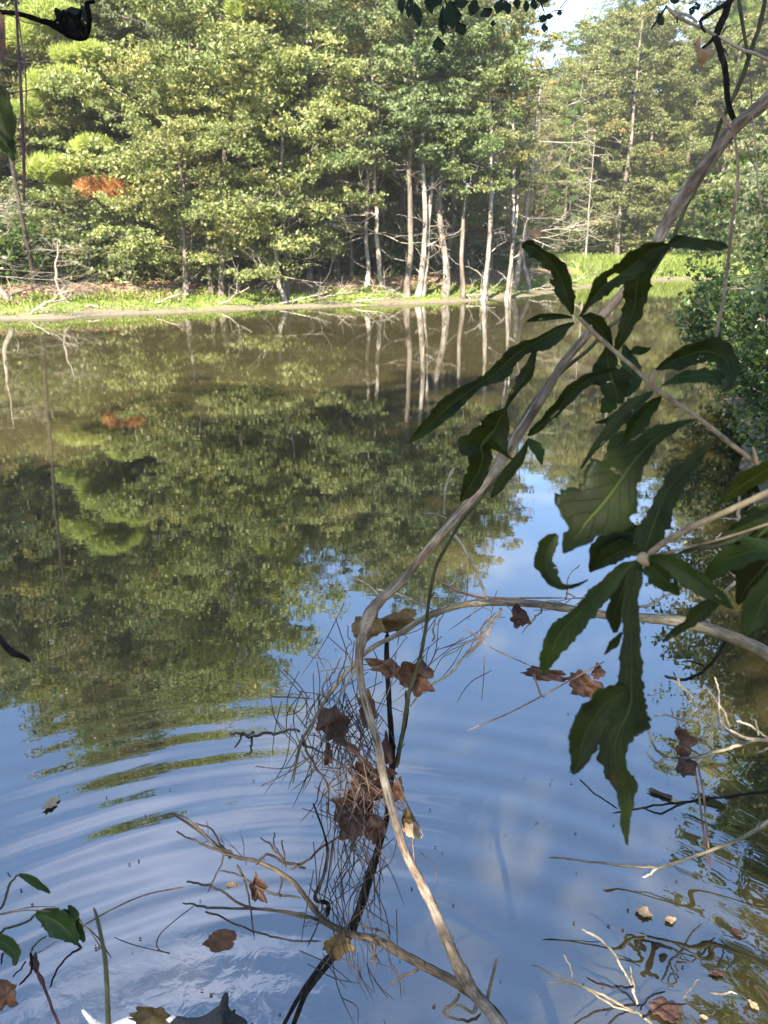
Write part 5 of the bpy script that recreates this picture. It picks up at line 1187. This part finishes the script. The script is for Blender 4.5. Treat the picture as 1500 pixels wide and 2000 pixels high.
for pts, mt in [([(1422, 1248, 7), (1405, 1268, 6), (1390, 1284, 6), (1370, 1306, 6), (1345, 1320, 6), (1325, 1323, 6), (1297, 1319, 5)], 'dark_bark'), ([(1375, 1300, 4), (1352, 1294, 4), (1331, 1294, 3)], 'dark_bark'), ([(1325, 1323, 5), (1330, 1338, 5), (1342, 1347, 6), (1355, 1367, 5), (1365, 1384, 5), (1375, 1392, 5), (1392, 1398, 4)], 'pale_twig'), ([(1335, 1342, 4), (1322, 1335, 4), (1312, 1329, 3)], 'pale_twig'),
                ([(1353, 1368, 4), (1345, 1369, 4), (1336, 1362, 3)], 'pale_twig'), ([(1362, 1383, 4), (1352, 1393, 4), (1342, 1404, 5), (1322, 1400, 4), (1295, 1396, 4), (1275, 1397, 3)], 'pale_twig'), ([(1315, 1398, 3), (1313, 1390, 3), (1310, 1382, 2)], 'pale_twig'), ([(1318, 1320, 3), (1314, 1312, 2)], 'dark_bark')]:
    parent_keep(pu, ppart('twig', mt, pts, 1.52, 1.54, seg=6, jit=0.0008, seed=int(pts[-1][0])))
pv = thing_at('dead_twigs', P(1500, 1100, 1.6), 'bleached twigs behind the closest oak leaves at the right', 'twigs')
for pts in [[(1440, 965, 5), (1442, 1000, 7), (1450, 1040, 9), (1455, 1090, 9), (1440, 1130, 8), (1410, 1160, 6)], [(1470, 965, 4), (1476, 1000, 5), (1482, 1030, 5)], [(1450, 1020, 5), (1428, 1012, 4), (1408, 1012, 3)], [(1440, 1130, 6), (1420, 1105, 5), (1400, 1075, 4), (1380, 1060, 3)], [(1410, 1042, 3), (1400, 1060, 4), (1415, 1080, 4), (1432, 1090, 4)], [(1245, 1185, 5), (1275, 1175, 6), (1300, 1163, 5), (1335, 1152, 4)], [(1278, 1174, 4), (1270, 1166, 3)], [(1296, 1164, 4), (1294, 1158, 3)], [(1105, 1170, 4), (1112, 1130, 3), (1132, 1102, 3)], [(1105, 1160, 3), (1130, 1168, 3), (1150, 1160, 2)]]:
    parent_keep(pv, ppart('twig', 'pale_twig', pts, 1.5, 1.55, seg=6, jit=0.001, seed=int(pts[-1][0])))
lt = thing_at('dead_twigs', P(1520, 1590, 2.1), 'long twig just above the ripples at the lower right', 'twigs')
for pts, d, mt in [([(1530, 1580, 10), (1500, 1605, 9), (1450, 1637, 8), (1400, 1657, 7), (1340, 1678, 7), (1290, 1694, 6), (1270, 1694, 6), (1235, 1690, 5), (1190, 1687, 5), (1140, 1681, 4), (1072, 1675, 4)], 2.12, 'branch_bark'), ([(1284, 1694, 6), (1270, 1706, 4), (1255, 1713, 3)], 2.12, 'pale_twig'),
               ([(1530, 1538, 6), (1450, 1552, 5), (1380, 1560, 5), (1330, 1566, 5), (1290, 1571, 4), (1245, 1580, 4), (1195, 1588, 3)], 2.3, 'dark_bark'), ([(1340, 1566, 4), (1300, 1583, 4), (1285, 1588, 4), (1258, 1580, 3)], 2.3, 'dark_bark'), ([(1133, 1523, 3), (1165, 1550, 3), (1207, 1580, 3)], 2.2, 'dark_bark')]:
    parent_keep(lt, ppart('twig', mt, pts, d, seg=6, ext=1.0 if pts[0][0] >= 1520 else 0, edir=(1, 0.2, 0.1), jit=0.001, seed=int(pts[-1][0])))
# twigs in the bottom right corner
bt = thing_at('dead_twigs', P(1260, 2010, 1.75), 'fan of dead twigs in the bottom right corner', 'twigs')
for pts, mt in [([(1275, 2005, 6), (1240, 1980, 5), (1200, 1958, 5), (1165, 1940, 5), (1125, 1922, 5), (1080, 1905, 4), (1036, 1884, 3)], 'branch_bark'), ([(1240, 1978, 4), (1190, 1962, 4), (1130, 1925, 4), (1070, 1919, 3)], 'branch_bark'), ([(1123, 1920, 4), (1112, 1890, 4), (1100, 1864, 3)], 'pale_twig'), ([(1245, 1965, 4), (1215, 1935, 4), (1175, 1920, 4), (1145, 1908, 3)], 'dark_bark'),
                ([(1245, 1960, 5), (1232, 1925, 5), (1220, 1900, 5), (1203, 1870, 5), (1180, 1842, 5), (1155, 1822, 6), (1136, 1814, 3)], 'pale_twig'), ([(1236, 1940, 5), (1236, 1915, 6), (1231, 1887, 3)], 'pale_twig'), ([(1236, 1928, 4), (1215, 1927, 4), (1200, 1924, 3)], 'dark_bark'), ([(1250, 1962, 5), (1200, 1968, 5), (1150, 1985, 4), (1115, 2003, 3)], 'dark_bark'),
                ([(1335, 1947, 4), (1350, 1930, 4), (1365, 1912, 3)], 'pale_twig'), ([(1390, 1938, 5), (1420, 1940, 5), (1440, 1942, 3)], 'pale_twig'), ([(1250, 1972, 4), (1275, 1945, 4), (1300, 1935, 3)], 'dark_bark'), ([(1255, 1985, 5), (1300, 1960, 4), (1345, 1960, 3)], 'dark_bark'), ([(1180, 2010, 4), (1205, 1985, 4), (1240, 1972, 3)], 'dark_bark')]:
    parent_keep(bt, ppart('twig', mt, pts, 1.72, 1.76, seg=5, jit=0.001, seed=int(pts[-1][0])))
tag(ppart('grass_stalk', 'green_stem', [(222, 2080, 13), (212, 2000, 11), (209, 1930, 10), (205, 1870, 9), (197, 1827, 8), (190, 1795, 7), (183, 1772, 4)], 0.72, 0.72, seg=8), 'blurred upright stalk close to the lens at the lower left', 'stalk')

# ---- seedling with green leaves at the lower left
sd = thing_at('briar_seedling', P(60, 2020, 1.25), 'green leaved briar seedling in the lower left corner', 'seedling')
for pts, mt in [([(-20, 1800, 5), (0, 1778, 5), (13, 1763, 5), (20, 1737, 5), (28, 1722, 4), (37, 1708, 4)], 'green_stem'), ([(20, 1712, 3), (14, 1704, 2)], 'green_stem'), ([(-20, 1835, 5), (0, 1823, 5), (20, 1810, 5), (57, 1800, 5), (70, 1784, 5)], 'green_stem'), ([(62, 1857, 4), (68, 1848, 4), (92, 1827, 4)], 'green_stem'),
                ([(60, 1862, 5), (60, 1895, 5), (37, 1925, 4)], 'dark_bark'), ([(158, 1851, 5), (142, 1860, 4), (127, 1873, 4), (110, 1898, 4), (97, 1930, 4)], 'dark_bark'), ([(142, 1833, 4), (152, 1845, 5), (160, 1852, 5)], 'dark_bark'), ([(72, 1897, 6), (87, 1933, 6), (103, 1973, 6), (125, 2020, 7)], 'red_cane'),
                ([(50, 1878, 3), (35, 1895, 3), (25, 1910, 3)], 'dark_bark'), ([(5, 1862, 4), (3, 1885, 3)], 'dark_bark')]:
    parent_keep(sd, ppart('stem', mt, pts, 1.28, 1.28, seg=6, jit=0.0006, seed=int(pts[-1][0])))
for i, (st, mt) in enumerate([([(70, 1786, 6, 6), (88, 1788, 16, 22), (108, 1798, 24, 28), (126, 1812, 24, 26), (140, 1828, 16, 16), (150, 1844, 4, 4)], 'briar_leaf'), ([(122, 1778, 4, 4), (138, 1790, 16, 10), (150, 1812, 16, 12), (160, 1832, 8, 8), (166, 1838, 3, 3)], 'briar_leaf'), ([(134, 1768, 3, 3), (142, 1780, 8, 8), (148, 1798, 8, 8)], 'oak_leaf_light'),
                          ([(-22, 1838, 8, 8), (0, 1838, 14, 14), (18, 1848, 16, 16), (30, 1866, 10, 12), (28, 1886, 3, 3)], 'briar_leaf'), ([(37, 1708, 3, 3), (55, 1716, 8, 7), (75, 1728, 9, 8), (98, 1744, 2, 2)], 'briar_leaf')]):
    big_leaf(st, 1.26, 1.24, mt, sd, seed=70 + i, fold=0.35, wave=0.1)
# thin loop of vine
tag(ppart('tendril', 'dark_needle', [(378, 1770, 2.5), (345, 1795, 2.5), (315, 1822, 2.5), (306, 1842, 2.5), (312, 1856, 2.5), (332, 1862, 2.5), (300, 1855, 2), (270, 1848, 2), (240, 1838, 2), (222, 1830, 1.5)], 1.6, 1.6, seg=4), 'thin looping tendril left of the brown notched leaf', 'tendril')

# ---- upper right: dark dead branch with twigs
ur = thing_at('dead_branch', P(1445, -40, 1.1), 'black dead branch crossing the upper right corner', 'branch')
for pts, mt in [([(1450, -40, 14), (1426, 0, 15), (1415, 30, 14), (1400, 68, 15), (1407, 100, 12), (1417, 140, 12), (1421, 190, 11), (1428, 220, 11), (1440, 246, 9)], 'dark_bark'), ([(1440, -8, 9), (1410, 12, 9), (1390, 24, 8), (1365, 42, 7)], 'dark_bark'), ([(1300, 12, 5), (1317, 27, 8), (1340, 42, 7), (1370, 55, 6), (1395, 68, 6), (1425, 83, 6), (1450, 97, 6), (1475, 105, 6), (1520, 126, 6)], 'twig'), ([(1318, 27, 6), (1335, 27, 6), (1350, 34, 6), (1362, 44, 5)], 'twig'),
                ([(1397, 70, 8), (1385, 84, 6), (1372, 94, 5)], 'dark_bark'), ([(1302, 12, 4), (1287, 35, 5), (1271, 58, 3)], 'dark_bark'), ([(1368, 44, 6), (1372, 55, 6), (1378, 64, 4)], 'dark_bark'), ([(1410, 66, 4), (1417, 55, 4), (1428, 48, 3)], 'twig'), ([(1440, 90, 4), (1450, 78, 4), (1468, 65, 3)], 'twig'), ([(1414, 95, 3), (1422, 110, 2)], 'dark_bark'), ([(1322, 33, 4), (1323, 45, 3)], 'dark_bark'), ([(1428, 224, 8), (1440, 235, 7), (1470, 238, 5), (1520, 246, 4)], 'twig')]:
    parent_keep(ur, ppart('twig', mt, pts, 1.1, 1.06, seg=7, ext=1.2 if pts[0][1] <= -40 else 0, edir=(0.3, -0.5, 1), rough=0.08, seed=int(pts[-1][0])))
# ---- top: dark leafy twig hanging into the frame
tw = thing_at('hanging_twig', P(900, -60, 1.9), 'dark leafy twig hanging into the frame at the top centre', 'leafy twig')
mb = MB(); g = np.random.RandomState(4)
ppath(mb, [(700, -45, 9), (800, -20, 8), (900, -8, 7), (1000, -10, 6), (1100, -14, 4)], 1.9, ext=2.2, edir=(-0.5, -0.8, 0.9)); 
for x in (865, 1050): ppath(mb, [(x, -12, 4), (x + 8, 10, 3), (x + 14, 26, 2)], 1.9)
ppath(mb, [(1100, 20, 2), (1080, 22, 2), (1065, 40, 2)], 1.9); ppath(mb, [(1120, -20, 3), (1105, 2, 2), (1092, 18, 2)], 1.9)
parent_keep(tw, mb.build('twig', M['dark_bark']))
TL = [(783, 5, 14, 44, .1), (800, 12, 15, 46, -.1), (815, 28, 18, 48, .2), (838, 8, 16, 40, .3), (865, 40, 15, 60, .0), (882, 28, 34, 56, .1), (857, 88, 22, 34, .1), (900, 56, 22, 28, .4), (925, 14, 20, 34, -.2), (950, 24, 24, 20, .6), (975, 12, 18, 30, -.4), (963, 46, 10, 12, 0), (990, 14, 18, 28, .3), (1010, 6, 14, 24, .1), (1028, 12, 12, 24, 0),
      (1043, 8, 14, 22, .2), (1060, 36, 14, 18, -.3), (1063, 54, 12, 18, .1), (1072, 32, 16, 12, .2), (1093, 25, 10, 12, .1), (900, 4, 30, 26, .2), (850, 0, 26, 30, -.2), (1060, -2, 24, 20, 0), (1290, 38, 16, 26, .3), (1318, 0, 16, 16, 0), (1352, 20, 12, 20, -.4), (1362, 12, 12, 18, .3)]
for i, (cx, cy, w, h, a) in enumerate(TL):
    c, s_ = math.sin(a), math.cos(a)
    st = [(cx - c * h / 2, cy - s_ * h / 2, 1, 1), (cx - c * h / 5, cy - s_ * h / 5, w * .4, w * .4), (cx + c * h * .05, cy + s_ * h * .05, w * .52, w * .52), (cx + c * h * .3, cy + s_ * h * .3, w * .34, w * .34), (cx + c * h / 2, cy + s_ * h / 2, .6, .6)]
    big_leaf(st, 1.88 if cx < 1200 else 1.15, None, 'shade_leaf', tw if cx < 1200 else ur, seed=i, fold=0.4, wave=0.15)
# ---- top left: dark snag, hanging stems, leaves close to the lens
sn = thing_at('snag', P(-40, 20, 2.3), 'shadowed crooked snag with a dark clump in the top left corner', 'branch')
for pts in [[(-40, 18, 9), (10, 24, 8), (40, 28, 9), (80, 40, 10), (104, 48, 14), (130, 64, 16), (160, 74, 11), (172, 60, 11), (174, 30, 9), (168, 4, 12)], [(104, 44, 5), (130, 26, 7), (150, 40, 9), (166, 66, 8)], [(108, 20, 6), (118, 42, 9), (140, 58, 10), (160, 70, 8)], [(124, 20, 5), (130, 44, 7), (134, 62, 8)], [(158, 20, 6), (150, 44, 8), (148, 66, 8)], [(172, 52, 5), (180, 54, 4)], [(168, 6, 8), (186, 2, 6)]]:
    parent_keep(sn, ppart('limb', 'shadow_wood', pts, 2.3, 2.3, seg=8, ext=1.5 if pts[0][0] < 0 else 0, edir=(-1, -0.6, 0.5), rough=0.12, seed=int(pts[-1][0])))
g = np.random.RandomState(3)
for i in range(26):  # leaves added to fill the dark silhouette of the shadowed branch
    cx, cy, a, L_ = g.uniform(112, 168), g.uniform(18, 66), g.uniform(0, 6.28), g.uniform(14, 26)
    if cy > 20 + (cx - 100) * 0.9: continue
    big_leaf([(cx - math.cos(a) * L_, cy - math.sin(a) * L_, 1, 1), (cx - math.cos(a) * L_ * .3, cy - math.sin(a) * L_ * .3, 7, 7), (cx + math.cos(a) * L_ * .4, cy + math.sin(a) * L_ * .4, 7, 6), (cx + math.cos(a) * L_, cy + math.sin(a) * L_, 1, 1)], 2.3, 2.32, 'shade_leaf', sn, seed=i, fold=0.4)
tag(ppart('hanging_vine', 'red_cane', [(30, -20, 5), (34, 60, 5), (38, 120, 5), (42, 200, 6), (45, 270, 6), (47, 340, 6), (47, 400, 3)], 1.0, 1.0, seg=6), 'longer reddish vine hanging near the left edge', 'vine', 'vines hanging at the left')
tag(ppart('hanging_vine', 'red_cane', [(28, -20, 3), (38, 50, 3), (46, 110, 3), (51, 170, 3), (50, 230, 2)], 1.05, 1.05, seg=6), 'shorter thinner vine beside the long one at the left', 'vine', 'vines hanging at the left')
ll = thing_at('leaf_sprig', P(-30, 120, 0.7), 'pair of close leaves cut by the left edge, one green and one yellowish', 'leaf sprig')
big_leaf([(-22, 150, 6, 6), (-8, 190, 20, 22), (2, 230, 24, 26), (14, 262, 12, 18), (20, 275, 3, 3)], 0.7, None, 'oak_leaf', ll, seed=1)
big_leaf([(4, 262, 3, 3), (12, 280, 14, 16), (20, 296, 10, 12), (24, 314, 1, 1)], 0.72, None, 'oak_leaf_light', ll, seed=2)
tag(ppart('broken_twig', 'dark_bark', [(-30, 1225, 16), (5, 1255, 14), (25, 1275, 12), (45, 1282, 9), (60, 1293, 5)], 0.8, 0.8, seg=8, rough=0.15), 'blurred dark twig end at the left edge', 'twig')

# ---- water weed below the surface at the right
g = np.random.RandomState(91); mb = MB()
for i in range(1500):
    q = G(g.uniform(1180, 1560), g.uniform(1480, 2060), -0.05)
    if q[0] < 0.62 + 0.25 * math.sin(q[1] * 4): continue
    z0 = -min(0.95, 0.03 + 0.24 * max(0.0, -float(sdist(np.array([q[0]]), np.array([q[1]]))[0])))
    L = g.uniform(0.08, 0.25); a = g.normal(2.6, 0.5)
    zt = max(z0 + 0.02, g.uniform(z0 * 0.6, -0.01))
    p = np.array([[q[0], q[1], z0], [q[0] + math.cos(a) * L * .4, q[1] + math.sin(a) * L * .2, (z0 + zt) / 2 + 0.01], [q[0] + math.cos(a) * L, q[1] + math.sin(a) * L * .5, min(zt, -0.006)]])
    mb.tube(catmull(p, 3), [0.0025] * 6 + [0.001], 3, a=g.uniform(0, 1))
tag(mb.build('water_weed', M['needles']), kind='stuff')

# ---- small dog wading at the bottom edge
def fur_mat():
    m, n, l, out = mat_new('short_fur')
    t = n.new('ShaderNodeTexCoord'); s = n.new('ShaderNodeSeparateXYZ'); l.new(t.outputs['Object'], s.inputs[0])
    nz = n.new('ShaderNodeTexNoise'); nz.inputs['Scale'].default_value = 9; l.new(t.outputs['Object'], nz.inputs['Vector'])
    f = math_node(n, l, 'ADD', s.outputs[0], math_node(n, l, 'MULTIPLY', nz.outputs['Fac'], 0.08))
    r = ramp(n, [(0.0, (0.62, 0.58, 0.52)), (0.495, (0.66, 0.63, 0.58)), (0.505, (0.012, 0.011, 0.012))])
    f2 = n.new('ShaderNodeMapRange'); f2.inputs['From Min'].default_value = -0.12; f2.inputs['From Max'].default_value = 0.32; l.new(f, f2.inputs['Value'])
    l.new(f2.outputs[0], r.inputs[0])
    n2 = n.new('ShaderNodeTexNoise'); n2.inputs['Scale'].default_value = 160; n2.inputs['Detail'].default_value = 4; l.new(t.outputs['Object'], n2.inputs['Vector'])
    b = n.new('ShaderNodeBsdfPrincipled'); b.inputs['Roughness'].default_value = 0.75; l.new(r.outputs[0], b.inputs['Base Color'])
    bp = n.new('ShaderNodeBump'); bp.inputs['Distance'].default_value = 0.004; l.new(n2.outputs['Fac'], bp.inputs['Height']); l.new(bp.outputs[0], b.inputs['Normal'])
    l.new(b.outputs[0], out.inputs[0]); return m
def skin_body(name, verts, edges, mat, root=0):
    me = bpy.data.meshes.new(name); me.from_pydata([v[:3] for v in verts], edges, []); me.materials.append(mat)
    o = link(name, me)
    o.modifiers.new('skin', 'SKIN').use_smooth_shade = True
    for i, v in enumerate(verts):
        me.skin_vertices[0].data[i].radius = (v[3], v[3]); me.skin_vertices[0].data[i].use_root = (i == root)
    sb = o.modifiers.new('sub', 'SUBSURF'); sb.levels = 2; sb.render_levels = 2
    return o
dv = [(-.10, 0, 0, .062), (0, 0, .005, .066), (.10, 0, 0, .062), (.16, 0, .02, .045), (.20, 0, .055, .036), (.245, 0, .075, .042), (.29, 0, .06, .026), (.325, 0, .05, .017),   # trunk, neck, head, muzzle
      (-.155, 0, .015, .030), (-.19, .005, .05, .014), (-.215, .01, .085, .009), (-.235, .02, .10, .004),                                                     # rump, tail
      (.10, .04, -.05, .026), (.105, .045, -.11, .016), (.11, .045, -.18, .012), (.10, -.04, -.05, .026), (.09, -.045, -.11, .016), (.095, -.045, -.18, .012),
      (-.11, .045, -.04, .032), (-.085, .05, -.09, .020), (-.12, .05, -.13, .013), (-.11, .05, -.18, .012), (-.11, -.045, -.04, .032), (-.085, -.05, -.09, .020), (-.12, -.05, -.13, .013), (-.11, -.05, -.18, .012),
      (.24, .028, .10, .016), (.245, .036, .130, .014), (.25, .042, .150, .007), (.24, -.028, .10, .016), (.245, -.036, .130, .014), (.25, -.042, .150, .007)]
de = [(0, 1), (1, 2), (2, 3), (3, 4), (4, 5), (5, 6), (6, 7), (0, 8), (8, 9), (9, 10), (10, 11), (2, 12), (12, 13), (13, 14), (2, 15), (15, 16), (16, 17), (0, 18), (18, 19), (19, 20), (20, 21), (0, 22), (22, 23), (23, 24), (24, 25), (5, 26), (26, 27), (27, 28), (5, 29), (29, 30), (30, 31)]
dog = empty('dog', (-0.50, 1.265, 0.075), 'small white and black dog wading at the bottom edge of the frame', 'dog')
body = skin_body('body', dv, de, fur_mat(), 1); body.parent = dog
dm, n_, l_, ot = mat_new('dog_eye'); bs = n_.new('ShaderNodeBsdfPrincipled'); bs.inputs['Base Color'].default_value = (0.01, 0.008, 0.006, 1); bs.inputs['Roughness'].default_value = 0.1; l_.new(bs.outputs[0], ot.inputs[0])
for sgn in (1, -1):
    mb = MB(); a = np.linspace(0.05, math.pi - 0.05, 7); mb.tube(np.array([[0.275, sgn * 0.026, 0.088 + 0.006 * math.cos(q)] for q in a]), 0.006 * np.sin(a), 8)
    mb.build('eye', dm, dog)
mb = MB(); a = np.linspace(0.05, math.pi - 0.05, 7); mb.tube(np.array([[0.338 + 0.006 * math.cos(q), 0, 0.054] for q in a]), 0.008 * np.sin(a), 8); mb.build('nose', dm, dog)
dog.scale = (0.64, 0.64, 0.64)

# ------------------------------------------------------------------ haze volume added in place of lens flare, lifting the dark far trees
m, n, l, out = mat_new('flare_veil')
pv_ = n.new('ShaderNodeVolumePrincipled'); pv_.inputs['Density'].default_value = 0.0009; pv_.inputs['Color'].default_value = (0.95, 0.95, 0.92, 1); pv_.inputs['Anisotropy'].default_value = 0.2
l.new(pv_.outputs[0], out.inputs['Volume'])
hb = bpy.data.meshes.new('haze')
x0, x1, y0, y1, z0, z1 = -420, 420, -320, 520, -3, 26
hb.from_pydata([(x0, y0, z0), (x1, y0, z0), (x1, y1, z0), (x0, y1, z0), (x0, y0, z1), (x1, y0, z1), (x1, y1, z1), (x0, y1, z1)], [], [(0, 3, 2, 1), (4, 5, 6, 7), (0, 1, 5, 4), (1, 2, 6, 5), (2, 3, 7, 6), (3, 0, 4, 7)])
hb.materials.append(m)
tag(link('haze', hb), kind='stuff')
